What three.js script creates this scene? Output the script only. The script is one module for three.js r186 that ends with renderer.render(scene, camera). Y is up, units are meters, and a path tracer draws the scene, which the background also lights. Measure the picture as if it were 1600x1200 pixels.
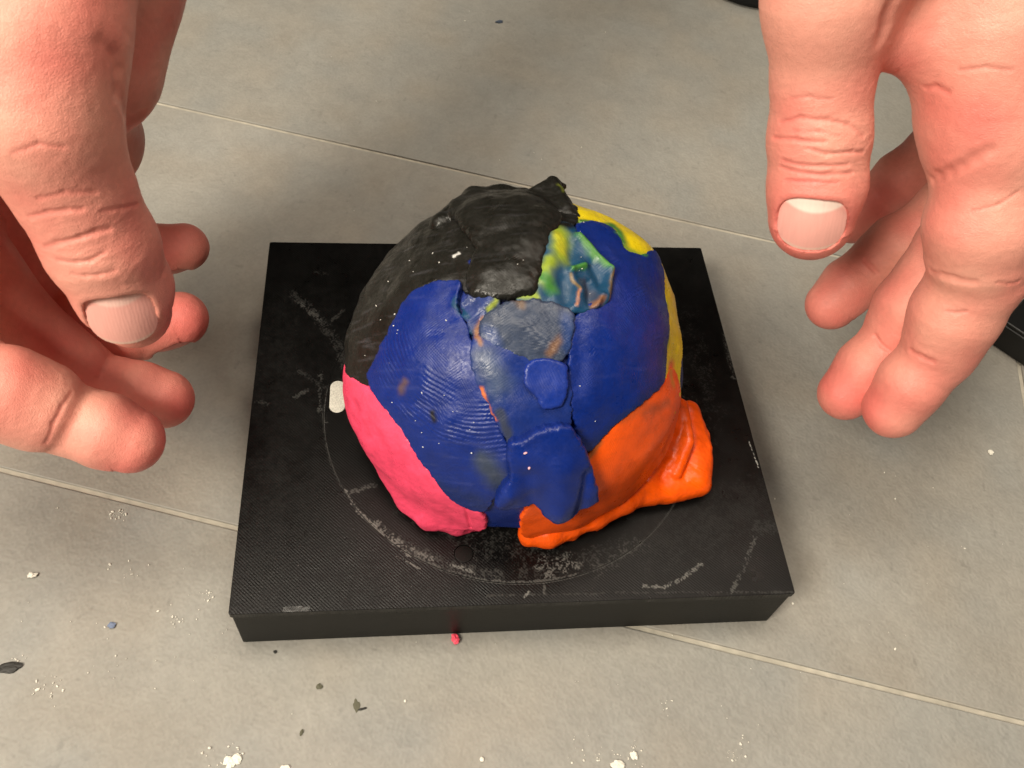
import * as THREE from 'three';
import { RectAreaLightUniformsLib } from 'three/addons/lights/RectAreaLightUniformsLib.js';
import { RoundedBoxGeometry } from 'three/addons/geometries/RoundedBoxGeometry.js';
import { ImprovedNoise } from 'three/addons/math/ImprovedNoise.js';
import { mergeGeometries } from 'three/addons/utils/BufferGeometryUtils.js';

// ------------------------------------------------------------------ camera, light, exposure
const scene = new THREE.Scene();
scene.background = new THREE.Color(0, 0, 0);
const FOCAL = 1382.26;                                   // in pixels of the 1600 x 1200 photograph
const camera = new THREE.PerspectiveCamera(2 * Math.atan(600 / FOCAL) * 180 / Math.PI, 4 / 3, 0.01, 20);
camera.position.set(-0.03125, 0.24289, 0.15062);
camera.rotation.order = 'YXZ';
camera.rotation.set(-0.94434, -0.21249, 0.16694);
camera.focus = 0.262;
camera.userData.fStop = 40;
camera.updateMatrixWorld(true);
scene.add(camera);

const renderer = new THREE.WebGLRenderer({ antialias: true });
renderer.toneMapping = THREE.LinearToneMapping;
renderer.toneMappingExposure = 1.0;
renderer.shadowMap.enabled = true;
RectAreaLightUniformsLib.init();

const V3 = (x, y, z) => new THREE.Vector3(x, y, z);
const H = 0.0218, BW = 0.150, BD = 0.1297;               // the black base: height, width, depth

// ceiling lamps of the room: [x, y, z, width, depth, intensity, look-at x, z, label]
const LAMPS = [
  [-0.57, 0.80, 0.47, 0.32, 0.32, 39, -0.03, 0.05, 'square white lamp hung low over the front edge of the black base'],
  [0.35, 1.90, -0.15, 0.80, 0.80, 6.6, 0.05, 0, 'large square white lamp hung high over the clay ball'],
  [-0.45, 1.90, -0.25, 0.60, 0.60, 13, 0, 0, 'square white lamp hung high over the hand beside the pink clay'],
];
const WARM = new THREE.Color().setRGB(1.0, 0.905, 0.76);

// ------------------------------------------------------------------ small helpers
const eye = camera.position.clone();
const camX = V3(), camY = V3(), camZ = V3();
camera.matrixWorld.extractBasis(camX, camY, camZ);
const ray = (u, v) => camX.clone().multiplyScalar((u - 800) / FOCAL).addScaledVector(camY, -(v - 600) / FOCAL).sub(camZ);
const px = (u, v, depth) => eye.clone().addScaledVector(ray(u, v), depth);              // photo pixel + distance along the view axis
const onPlane = (u, v, h = 0) => { const d = ray(u, v); return eye.clone().addScaledVector(d, (h - eye.y) / d.y); };
const noiser = new ImprovedNoise();
const N = (x, y, z) => noiser.noise(x, y, z);
const fbm = (x, y, z, o = 4) => { let s = 0, a = 0.5; for (let i = 0; i < o; i++) { s += a * N(x, y, z + i * 7.3); x *= 2.03; y *= 2.03; z *= 2.03; a *= 0.5; } return s; };
let seed = 20240611;
const rnd = () => { seed = (seed * 1664525 + 1013904223) >>> 0; return seed / 4294967296; };
const clamp = (x, a = 0, b = 1) => Math.min(b, Math.max(a, x));
const sstep = (a, b, x) => { const t = clamp((x - a) / (b - a)); return t * t * (3 - 2 * t); };
const smin = (a, b, k) => { const h = Math.max(k - Math.abs(a - b), 0) / k; return Math.min(a, b) - h * h * k * 0.25; };
const smax = (a, b, k) => -smin(-a, -b, k);
const lin = (r, g, b) => [r, g, b];
function tag(o, label, category, group) { o.userData.label = label; o.userData.category = category; if (group) o.userData.group = group; return o; }
function shade(o) { o.traverse((c) => { if (c.isMesh) { c.castShadow = true; c.receiveShadow = true; } }); return o; }
const taken = {};
function numbered(name) { const n = taken[name] = (taken[name] ?? -1) + 1; return n ? name + '_' + String(n).padStart(3, '0') : name; }
function obj(name, g, m, parent = scene) { const o = new THREE.Mesh(g, m); o.name = parent === scene ? numbered(name) : name; o.castShadow = o.receiveShadow = true; parent.add(o); return o; }
function thing(name, label, category, group) { const o = new THREE.Group(); o.name = numbered(name); scene.add(o); return tag(o, label, category, group); }
function dataTex(w, h, fill, srgb, repeat) {
  const d = new Uint8Array(w * h * 4);
  for (let y = 0, i = 0; y < h; y++) for (let x = 0; x < w; x++, i += 4) { const c = fill(x / w, y / h, x, y); d[i] = clamp(c[0]) * 255; d[i + 1] = clamp(c[1]) * 255; d[i + 2] = clamp(c[2]) * 255; d[i + 3] = 255; }
  const t = new THREE.DataTexture(d, w, h, THREE.RGBAFormat);
  t.magFilter = THREE.LinearFilter; t.minFilter = THREE.LinearMipmapLinearFilter; t.generateMipmaps = true;
  if (srgb) t.colorSpace = THREE.SRGBColorSpace;
  t.wrapS = t.wrapT = THREE.RepeatWrapping; if (repeat) t.repeat.set(repeat, repeat);
  t.needsUpdate = true; return t;
}
// noise that tiles over the unit square with the given number of cells
function tileNoise(cells, s) {
  const g = new Float32Array(cells * cells); let q = s >>> 0;
  for (let i = 0; i < g.length; i++) { q = (q * 1664525 + 1013904223) >>> 0; g[i] = q / 4294967296; }
  return (u, v) => { const x = u * cells, y = v * cells, xi = Math.floor(x), yi = Math.floor(y), fx = x - xi, fy = y - yi, a = fx * fx * (3 - 2 * fx), b = fy * fy * (3 - 2 * fy);
    const X0 = ((xi % cells) + cells) % cells, X1 = (X0 + 1) % cells, Y0 = ((yi % cells) + cells) % cells, Y1 = (Y0 + 1) % cells;
    return (g[Y0 * cells + X0] * (1 - a) + g[Y0 * cells + X1] * a) * (1 - b) + (g[Y1 * cells + X0] * (1 - a) + g[Y1 * cells + X1] * a) * b; };
}

// ------------------------------------------------------------------ distance fields and their meshes
// naive surface nets on a sparse grid: field.cull(x, y, z, reach) prepares a block and returns its distance, field.at(x, y, z) is the distance
function meshField(field, lo, hi, h) {
  const nx = Math.ceil((hi.x - lo.x) / h / 8), ny = Math.ceil((hi.y - lo.y) / h / 8), nz = Math.ceil((hi.z - lo.z) / h / 8);
  const NY = ny * 8 + 2, NZ = nz * 8 + 2, half = 4 * h * 1.7321, val = new Float64Array(729), cells = new Map(), pos = [], nor = [], edges = [];
  const key = (i, j, k) => ((i + 1) * (NY + 1) + j + 1) * (NZ + 1) + k + 1, e = h * 0.5;
  for (let bi = 0; bi < nx; bi++) for (let bj = 0; bj < ny; bj++) for (let bk = 0; bk < nz; bk++) {
    const ox = lo.x + bi * 8 * h, oy = lo.y + bj * 8 * h, oz = lo.z + bk * 8 * h;
    const d0 = field.cull(ox + 4 * h, oy + 4 * h, oz + 4 * h, half);
    if (Math.abs(d0) > half * 1.25 + (field.slack ?? 0)) continue;
    let q = 0, neg = 0;
    for (let i = 0; i < 9; i++) for (let j = 0; j < 9; j++) for (let k = 0; k < 9; k++) { const v = field.at(ox + i * h, oy + j * h, oz + k * h); val[q++] = v; if (v < 0) neg++; }
    if (!neg || neg === 729) continue;
    for (let i = 0; i < 8; i++) for (let j = 0; j < 8; j++) for (let k = 0; k < 8; k++) {
      const b = i * 81 + j * 9 + k, v0 = val[b], gi = bi * 8 + i, gj = bj * 8 + j, gk = bk * 8 + k;
      if ((v0 < 0) !== (val[b + 81] < 0)) edges.push(gi, gj, gk, 0, v0 < 0 ? 1 : 0);
      if ((v0 < 0) !== (val[b + 9] < 0)) edges.push(gi, gj, gk, 1, v0 < 0 ? 1 : 0);
      if ((v0 < 0) !== (val[b + 1] < 0)) edges.push(gi, gj, gk, 2, v0 < 0 ? 1 : 0);
      let sx = 0, sy = 0, sz = 0, c = 0;
      for (let a = 0; a < 8; a++) {
        const ai = a & 1, aj = (a >> 1) & 1, ak = a >> 2, va = val[b + ai * 81 + aj * 9 + ak];
        if (!ai) { const w = val[b + 81 + aj * 9 + ak]; if ((va < 0) !== (w < 0)) { sx += va / (va - w); sy += aj; sz += ak; c++; } }
        if (!aj) { const w = val[b + ai * 81 + 9 + ak]; if ((va < 0) !== (w < 0)) { sx += ai; sy += va / (va - w); sz += ak; c++; } }
        if (!ak) { const w = val[b + ai * 81 + aj * 9 + 1]; if ((va < 0) !== (w < 0)) { sx += ai; sy += aj; sz += va / (va - w); c++; } }
      }
      if (!c) continue;
      let x = ox + (i + sx / c) * h, y = oy + (j + sy / c) * h, z = oz + (k + sz / c) * h;
      const gx = field.at(x + e, y, z) - field.at(x - e, y, z), gy = field.at(x, y + e, z) - field.at(x, y - e, z), gz = field.at(x, y, z + e) - field.at(x, y, z - e);
      const l = Math.hypot(gx, gy, gz) || 1, f = clamp(field.at(x, y, z), -h * 0.4, h * 0.4);
      x -= gx / l * f; y -= gy / l * f; z -= gz / l * f;
      cells.set(key(gi, gj, gk), pos.length / 3); pos.push(x, y, z); nor.push(gx / l, gy / l, gz / l);
    }
  }
  const idx = [];
  for (let n = 0; n < edges.length; n += 5) {
    const i = edges[n], j = edges[n + 1], k = edges[n + 2], ax = edges[n + 3];
    const c = ax === 0 ? [key(i, j - 1, k - 1), key(i, j, k - 1), key(i, j, k), key(i, j - 1, k)] : ax === 1 ? [key(i - 1, j, k - 1), key(i - 1, j, k), key(i, j, k), key(i, j, k - 1)] : [key(i - 1, j - 1, k), key(i, j - 1, k), key(i, j, k), key(i - 1, j, k)];
    const w = c.map((m) => cells.get(m)); if (w.some((m) => m === undefined)) continue;
    if (edges[n + 4]) idx.push(w[0], w[1], w[2], w[0], w[2], w[3]); else idx.push(w[0], w[2], w[1], w[0], w[3], w[2]);
  }
  const g = new THREE.BufferGeometry();
  g.setAttribute('position', new THREE.BufferAttribute(new Float32Array(pos), 3));
  g.setAttribute('normal', new THREE.BufferAttribute(new Float32Array(nor), 3));
  g.setIndex(idx);
  return g;
}
function paint(g, f) {
  const p = g.attributes.position.array, n = g.attributes.normal.array, c = new Float32Array(p.length);
  for (let i = 0; i < p.length; i += 3) { const q = f(p[i], p[i + 1], p[i + 2], n[i], n[i + 1], n[i + 2]); c[i] = q[0]; c[i + 1] = q[1]; c[i + 2] = q[2]; }
  g.setAttribute('color', new THREE.BufferAttribute(c, 3)); return g;
}
function boxUV(g) {                                                // each face takes the plane it lies nearest to; metres
  const q = g.toNonIndexed(), p = q.attributes.position.array, uv = new Float32Array(p.length / 3 * 2);
  for (let i = 0; i < p.length; i += 9) {
    const ax = p[i + 3] - p[i], ay = p[i + 4] - p[i + 1], az = p[i + 5] - p[i + 2], bx = p[i + 6] - p[i], by = p[i + 7] - p[i + 1], bz = p[i + 8] - p[i + 2];
    const nx = Math.abs(ay * bz - az * by), ny = Math.abs(az * bx - ax * bz), nz = Math.abs(ax * by - ay * bx), m = ny >= nx && ny >= nz ? 1 : nx >= nz ? 0 : 2;
    for (let k = 0; k < 3; k++) { const o = i + k * 3, w = (i / 3 + k) * 2; uv[w] = m === 0 ? p[o + 2] : p[o]; uv[w + 1] = m === 1 ? p[o + 2] : p[o + 1]; }
  }
  q.setAttribute('uv', new THREE.BufferAttribute(uv, 2)); return q;
}
function cone(a, b, ra, rb) {                                       // capsule with a radius that runs from ra to rb
  const dx = b.x - a.x, dy = b.y - a.y, dz = b.z - a.z, q = 1 / (dx * dx + dy * dy + dz * dz + 1e-12), ax = a.x, ay = a.y, az = a.z, dr = rb - ra;
  return (x, y, z) => { const X = x - ax, Y = y - ay, Z = z - az; let t = (X * dx + Y * dy + Z * dz) * q; t = t < 0 ? 0 : t > 1 ? 1 : t; return Math.hypot(X - dx * t, Y - dy * t, Z - dz * t) - ra - dr * t; };
}
function sheet(a, b, c, r) {                                        // rounded triangle of half-thickness r
  const t = new THREE.Triangle(a, b, c), p = V3(), o = V3();
  return (x, y, z) => { p.set(x, y, z); t.closestPointToPoint(p, o); return o.distanceTo(p) - r; };
}
function chain(list, k = 0.003) { const o = []; for (let i = 0; i + 1 < list.length; i++) o.push({ f: cone(list[i].p, list[i + 1].p, list[i].r, list[i + 1].r), k }); return o; }

// ------------------------------------------------------------------ lamps (outside the picture, over the floor)
{
  const white = new THREE.MeshStandardMaterial({ color: 0xe8e8e4, roughness: 0.5 });
  LAMPS.forEach(([x, y, z, w, d, power, tx, tz, label]) => {
    const t = thing('ceiling_lamp', label, 'lamp', 'lamps over the floor');
    t.position.set(x, y, z); t.lookAt(tx, 0, tz);
    const glow = new THREE.MeshStandardMaterial({ color: 0xffffff, emissive: WARM, emissiveIntensity: power * 0.05, roughness: 0.8 });
    const back = obj('housing', new RoundedBoxGeometry(w + 0.04, d + 0.04, 0.05, 2, 0.008), white, t); back.position.z = -0.033;
    const face = obj('diffuser', new RoundedBoxGeometry(w, d, 0.012, 2, 0.004), glow, t); face.position.z = -0.006;
    const l = new THREE.RectAreaLight(WARM, power, w, d); l.name = 'lamp_light'; l.position.set(0, 0, 0.004); l.rotation.y = Math.PI; t.add(l);
  });
}

// ------------------------------------------------------------------ the tiled floor
{
  const e = V3(0.9575, 0, 0.2884), n = V3(0.2884, 0, -0.9575), origin = V3(0, 0, 0.0539), WIDE = 0.1715, LONG = 0.62, GAP = 0.0016;
  const a1 = tileNoise(24, 5), a2 = tileNoise(61, 6), a3 = tileNoise(170, 7), a4 = tileNoise(512, 8), a5 = tileNoise(9, 9);
  const stone = dataTex(1024, 1024, (u, v) => {
    const c = 0.5 + 0.11 * (a5(u, v) - 0.5) + 0.10 * (a1(u, v) - 0.5) + 0.10 * (a2(u, v) - 0.5) + 0.10 * (a3(u, v) - 0.5) + 0.14 * (a4(u, v) - 0.5), w = (a1(v, u) - 0.5) * 0.035;
    const dark = Math.max(0, a3(u * 1, v * 1 + 0.37) - 0.86) * 1.5 * (a2(u + 0.3, v) > 0.55 ? 1 : 0);
    const k = 0.575 + (c - 0.5) * 0.20 - dark * 0.22;
    return [k + w * 0.45, k * 0.98, k * 0.93 - w * 0.45];
  }, true);
  const rough = dataTex(1024, 1024, (u, v) => { const c = 0.45 * a4(u, v) + 0.35 * a3(u, v) + 0.2 * a2(u, v); return [c, c, c]; });
  stone.repeat.set(3.1, 3.1); rough.repeat.set(3.1, 3.1);
  const tileMat = [0, 1, 2].map((i) => { const m = stone.clone(), b = rough.clone(); m.offset.set(i * 0.37, i * 0.71); b.offset.copy(m.offset); m.needsUpdate = b.needsUpdate = true;
    return new THREE.MeshStandardMaterial({ map: m, bumpMap: b, bumpScale: 0.00022, roughness: 0.62, color: new THREE.Color().setRGB([1.0, 0.97, 1.02][i], [1.0, 0.97, 1.01][i], [1.0, 0.965, 1.0][i]) }); });
  const groutMap = dataTex(512, 512, (u, v) => { const k = 0.68 + 0.08 * (a4(u, v) - 0.5) + 0.08 * (a2(u, v) - 0.5); return [k, k * 0.965, k * 0.885]; }, true, 9);
  const floor = new THREE.Group(); floor.name = 'floor'; floor.userData = { kind: 'structure', label: 'floor of grey stone tiles with pale joints' }; scene.add(floor);
  const grout = obj('grout', new THREE.PlaneGeometry(7, 7), new THREE.MeshStandardMaterial({ map: groutMap, bumpMap: rough, bumpScale: 0.0004, roughness: 0.9 }), floor);
  grout.rotation.x = -Math.PI / 2; grout.position.set(0, -0.0008, 0);
  function tileShape(w, d) { const s = new THREE.Shape(), b = 0.0004; s.moveTo(-w / 2 + b, -d / 2 + b); s.lineTo(w / 2 - b, -d / 2 + b); s.lineTo(w / 2 - b, d / 2 - b); s.lineTo(-w / 2 + b, d / 2 - b); s.closePath();
    const g = new THREE.ExtrudeGeometry(s, { depth: 0.004, bevelEnabled: true, bevelThickness: b, bevelSize: b, bevelSegments: 2 }); g.translate(0, 0, -0.004 - b); g.rotateX(-Math.PI / 2); return g; }
  const tileGeo = tileShape(LONG - GAP, WIDE - GAP), turn = -Math.atan2(e.z, e.x);
  for (let row = -5; row <= 7; row++) {
    const shift = row === 0 ? 0.1637 : row === 1 ? 0.30 : row === -1 ? 0.36 : (Math.abs(row * 0.237) % LONG);
    for (let k = -3; k <= 2; k++) {
      const t = obj('tile', tileGeo, tileMat[((row * 2 + k) % 3 + 3) % 3], floor), s = shift + (k + 0.5) * LONG;
      t.position.copy(origin).addScaledVector(e, s).addScaledVector(n, (row + 0.5) * WIDE); t.position.y = row === -1 ? -0.00008 : (row * 7 + k * 3) % 4 * 0.00003; t.rotation.y = turn;
    }
  }
}

// ------------------------------------------------------------------ the black printed base
const RING = { x: 0.00135, z: 0.0038, r: 0.0555 };
{
  const base = thing('printed_base', 'rectangular black plastic base with a round seam, carrying the clay ball', 'base');
  const TW = 1500, TH = 1297, MM = 10000;                            // ten texels to a millimetre
  const dust = new Float32Array(TW * TH), g1 = tileNoise(400, 11), g2 = tileNoise(110, 12), g3 = tileNoise(30, 13);
  const cell = (x, z) => [(x + BW / 2) * MM, (z + BD / 2) * MM];
  function stroke(pts, width, amount, grain = 0.55, world = false) {
    const q = world ? pts.map((p) => cell(p[0], p[1])) : pts.map(([u, v]) => { const p = onPlane(u, v, H); return cell(p.x, p.z); }), w = width * 10;
    for (let i = 0; i + 1 < q.length; i++) {
      const [ax, ay] = q[i], [bx, by] = q[i + 1], dx = bx - ax, dy = by - ay, l2 = dx * dx + dy * dy + 1e-6;
      for (let y = Math.max(0, Math.floor(Math.min(ay, by) - w)); y < Math.min(TH, Math.max(ay, by) + w); y++) for (let x = Math.max(0, Math.floor(Math.min(ax, bx) - w)); x < Math.min(TW, Math.max(ax, bx) + w); x++) {
        const t = clamp(((x - ax) * dx + (y - ay) * dy) / l2), d = Math.hypot(x - ax - dx * t, y - ay - dy * t); if (d > w) continue;
        const u = x / TW, v = y / TW, n = 0.55 * g1(u, v) + 0.30 * g2(u, v) + 0.15 * g3(u, v), thr = grain + 0.35 * (d / w) * (d / w) - 0.17;
        const k = y * TW + x, a = amount * sstep(thr - 0.04, thr + 0.24, n); if (a > dust[k]) dust[k] = a;
      }
    }
  }
  const ringArc = (a0, a1, dr, width, amount, grain) => { const p = []; for (let a = a0; a <= a1 + 0.01; a += 4) p.push([RING.x + (RING.r + dr) * Math.cos(a * Math.PI / 180), RING.z + (RING.r + dr) * Math.sin(a * Math.PI / 180)]); stroke(p, width, amount, grain, true); };
  ringArc(30, 190, 0, 0.28, 0.42, 0.26); ringArc(75, 140, -0.5e-3, 0.5, 0.42, 0.42); ringArc(98, 132, -2e-3, 2.2, 0.28, 0.54); ringArc(60, 92, -3.4e-3, 3.6, 0.22, 0.60); ringArc(118, 140, -1.5e-3, 1.4, 0.55, 0.50);
  ringArc(-20, 40, 0, 0.2, 0.10, 0.5);
  stroke([[545, 768], [560, 765], [585, 758]], 1.0, 0.4, 0.45); stroke([[620, 868], [655, 888]], 0.35, 0.6, 0.40); stroke([[537, 765], [560, 800], [600, 835], [640, 868]], 0.8, 0.62, 0.44);
  stroke([[845, 880], [860, 895], [870, 880], [895, 885]], 3.0, 0.55, 0.55); stroke([[885, 870], [905, 885]], 2.4, 0.40, 0.56);
  stroke([[930, 890], [970, 865], [1000, 850]], 3.2, 0.30, 0.60); stroke([[1005, 915], [1035, 917], [1060, 907], [1095, 882]], 0.8, 0.6, 0.50); stroke([[1140, 925], [1160, 895], [1170, 865], [1180, 838]], 0.9, 0.40, 0.50);
  stroke([[1170, 690], [1185, 730]], 0.3, 0.9, 0.50); stroke([[1180, 820], [1200, 825]], 3, 0.16, 0.5);
  stroke([[460, 460], [490, 488], [520, 525], [540, 560]], 2.2, 0.20, 0.50); stroke([[470, 475], [500, 500]], 1.2, 0.34, 0.48); stroke([[520, 500], [535, 485]], 0.9, 0.22, 0.45); stroke([[465, 578], [505, 605]], 1.2, 0.16, 0.45); stroke([[460, 620], [480, 610]], 0.9, 0.25, 0.45);
  stroke([[400, 628], [420, 632]], 1.2, 0.2, 0.5); stroke([[495, 425], [510, 428]], 1.2, 0.15, 0.5); stroke([[530, 545], [540, 575]], 2.4, 0.22, 0.5);
  stroke([[1070, 500], [1090, 560], [1100, 620], [1090, 680]], 9, 0.16, 0.66); stroke([[1130, 520], [1140, 560], [1145, 590]], 1.4, 0.35, 0.6); stroke([[1060, 600], [1075, 650]], 5, 0.3, 0.66);
  stroke([[1020, 850], [1100, 830], [1180, 780]], 12, 0.07, 0.55); stroke([[640, 800], [760, 850], [860, 870]], 8, 0.20, 0.64); stroke([[700, 880], [740, 895]], 0.8, 0.6, 0.5);
  stroke([[400, 955], [420, 700], [430, 480]], 8, 0.03, 0.5); stroke([[850, 905], [850, 930]], 0.5, 0.4, 0.5); stroke([[760, 930], [1000, 925], [1240, 925]], 0.5, 0.25, 0.52); stroke([[820, 932], [826, 925]], 0.5, 0.7, 0.45);
  stroke([[500, 580], [500, 640], [510, 660]], 1.2, 0.3, 0.58);
  for (let i = 0; i < 420; i++) { const x = Math.floor(rnd() * TW), y = Math.floor(rnd() * TH), r = rnd() < 0.06 ? 2 : 1; if (rnd() * TH > y * 0.8 + 350) continue; const a = 0.25 + rnd() * 0.5; for (let j = 0; j < r; j++) for (let k = 0; k < r; k++) dust[Math.min(TH - 1, y + j) * TW + Math.min(TW - 1, x + k)] = a; }
  const line = (x, y, inside) => Math.abs((((inside ? x + y : x + y * 1.0) / 9.4) % 1 + 1) % 1 - 0.5) * 2;        // print lines at 45 degrees
  const flip = (fill) => (u, v, x, y) => fill(x, TH - 1 - y);
  const colour = dataTex(TW, TH, flip((x, y) => {
    const X = x / TW, Y = y / TW, l = line(x, -y), d = dust[y * TW + x] * (0.7 + 0.3 * l), b = 0.055 + 0.016 * (g2(X, Y) - 0.5) + 0.02 * (g1(X, Y) - 0.5) + 0.016 * (l - 0.5);
    return [b + d * 0.62, b * 0.985 + d * 0.62, b * 0.95 + d * 0.60];
  }), true);
  const bump = dataTex(TW, TH, flip((x, y) => { const X = x / TW, Y = y / TW, l = line(x, -y), p = 0.7 + 0.3 * sstep(0.3, 0.62, g3(X, Y)); const k = 0.5 + 0.42 * (Math.sqrt(Math.max(0, 1 - (1 - l) * (1 - l))) - 0.6) * p + 0.14 * (g1(X, Y) - 0.5) + 0.2 * (dust[y * TW + x]); return [k, k, k]; }));
  const gloss = dataTex(TW / 2, Math.floor(TH / 2), (u, v, x, y) => { const k = 0.36 + 0.1 * (g3(u, v) - 0.5) + 0.14 * (g2(u, v) - 0.5) + 0.8 * dust[Math.min(TH - 1, TH - 1 - y * 2) * TW + x * 2]; return [k, k, k]; });
  for (const t of [colour, bump, gloss]) { t.repeat.set(1 / BW, 1 / BD); t.offset.set(0.5, 0.5); t.wrapS = t.wrapT = THREE.ClampToEdgeWrapping; }
  const top = new THREE.MeshPhysicalMaterial({ map: colour, bumpMap: bump, bumpScale: 0.00014, roughnessMap: gloss, roughness: 1, specularIntensity: 0.4 });
  const sideBump = dataTex(64, 512, (u, v) => { const k = 0.5 + 0.35 * Math.sin(v * Math.PI * 2 * 96) + 0.15 * Math.sin(v * 61); return [k, k, k]; });
  const side = new THREE.MeshPhysicalMaterial({ color: new THREE.Color().setRGB(0.0045, 0.0044, 0.0037), roughness: 0.45, specularIntensity: 0.5, bumpMap: sideBump, bumpScale: 0.00004 });
  const PL = 0.0022, b = 0.00025;
  const rect = (w, d, r) => { const s = new THREE.Shape(); s.moveTo(-w / 2 + r, -d / 2); s.lineTo(w / 2 - r, -d / 2); s.quadraticCurveTo(w / 2, -d / 2, w / 2, -d / 2 + r); s.lineTo(w / 2, d / 2 - r); s.quadraticCurveTo(w / 2, d / 2, w / 2 - r, d / 2); s.lineTo(-w / 2 + r, d / 2); s.quadraticCurveTo(-w / 2, d / 2, -w / 2, d / 2 - r); s.lineTo(-w / 2, -d / 2 + r); s.quadraticCurveTo(-w / 2, -d / 2, -w / 2 + r, -d / 2); return s; };
  const slot = (x, z, w, l) => { const s = new THREE.Path(), r = w / 2, y = -z; s.moveTo(x - r, y - l / 2 + r); s.lineTo(x - r, y + l / 2 - r); s.absarc(x, y + l / 2 - r, r, Math.PI, 0, true); s.lineTo(x + r, y - l / 2 + r); s.absarc(x, y - l / 2 + r, r, 0, Math.PI, true); return s; };
  const ext = (s, depth, bev) => { const g = new THREE.ExtrudeGeometry(s, { depth: depth - bev * 2, bevelEnabled: true, bevelThickness: bev, bevelSize: bev, bevelOffset: -bev, bevelSegments: 3, curveSegments: 72 }); g.translate(0, 0, bev); g.rotateX(-Math.PI / 2); return g; };
  const plateShape = rect(BW, BD, 0.0007); { const p = new THREE.Path(); p.absarc(RING.x, -RING.z, RING.r, 0, Math.PI * 2, true); plateShape.holes.push(p); }
  const plate = obj('top_plate', ext(plateShape, PL, 0.00012), top, base); plate.position.y = H - PL;
  const disc = new THREE.Shape(); disc.absarc(RING.x, -RING.z, RING.r - 0.00003, 0, Math.PI * 2);
  const OV = [[-0.0503, -0.0019], [0.0530, -0.0010]];
  for (const [x, z] of OV) disc.holes.push(slot(x, z, 0.0052, 0.0121));
  { const p = new THREE.Path(); p.absarc(-0.0149, -0.0502, 0.0026, 0, Math.PI * 2, true); disc.holes.push(p); }
  const ins = obj('round_insert', ext(disc, PL, 0.00009), top, base); ins.position.y = H - PL + 0.00004;
  const box = new RoundedBoxGeometry(BW - 0.0007, H - PL, BD - 0.0007, 3, 0.0006); const body = obj('body', box, side, base); body.position.y = (H - PL) / 2;
  const chalk = dataTex(128, 128, (u, v) => { const k = 0.86 + 0.16 * (g3(u, v) - 0.5) + 0.1 * (g2(u, v) - 0.5); return [k, k * 0.985, k * 0.93]; }, true, 160);
  const peg = new THREE.MeshStandardMaterial({ map: chalk, bumpMap: chalk, bumpScale: 0.0002, roughness: 0.7 });
  OV.forEach(([x, z]) => { const o = new THREE.Shape(slot(x, z, 0.0047, 0.0116).getPoints(16)); const m = obj('white_peg', ext(o, PL, 0.0003), peg, base); m.position.y = H - PL - 0.0003; });
  const plug = new THREE.Shape(); plug.absarc(-0.0149, -0.0502, 0.00253, 0, Math.PI * 2); obj('plug', ext(plug, PL, 0.0002), side, base).position.y = H - PL - 0.00008;
  // scrap of clear film stuck over the front edge
  const f0 = onPlane(443, 950, H), f1 = onPlane(484, 957, H), film = new THREE.MeshPhysicalMaterial({ color: 0xc8c8c6, roughness: 0.3, transmission: 1, thickness: 0 });
  const fg = new THREE.PlaneGeometry(0.0066, 0.0014, 12, 8); { const p = fg.attributes.position; for (let i = 0; i < p.count; i++) { const x = p.getX(i), y = p.getY(i); p.setXYZ(i, x + y * 0.25 + 0.0002 * N(x * 900, y * 900, 1), Math.max(0, 0.00008 * N(x * 900, y * 1100, 4)) + 0.00010, -y); } fg.computeVertexNormals(); }
  const fm = obj('film_scrap', fg, film, base); fm.position.set((f0.x + f1.x) / 2, H + 0.0002, BD / 2 - 0.0007);
}

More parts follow.
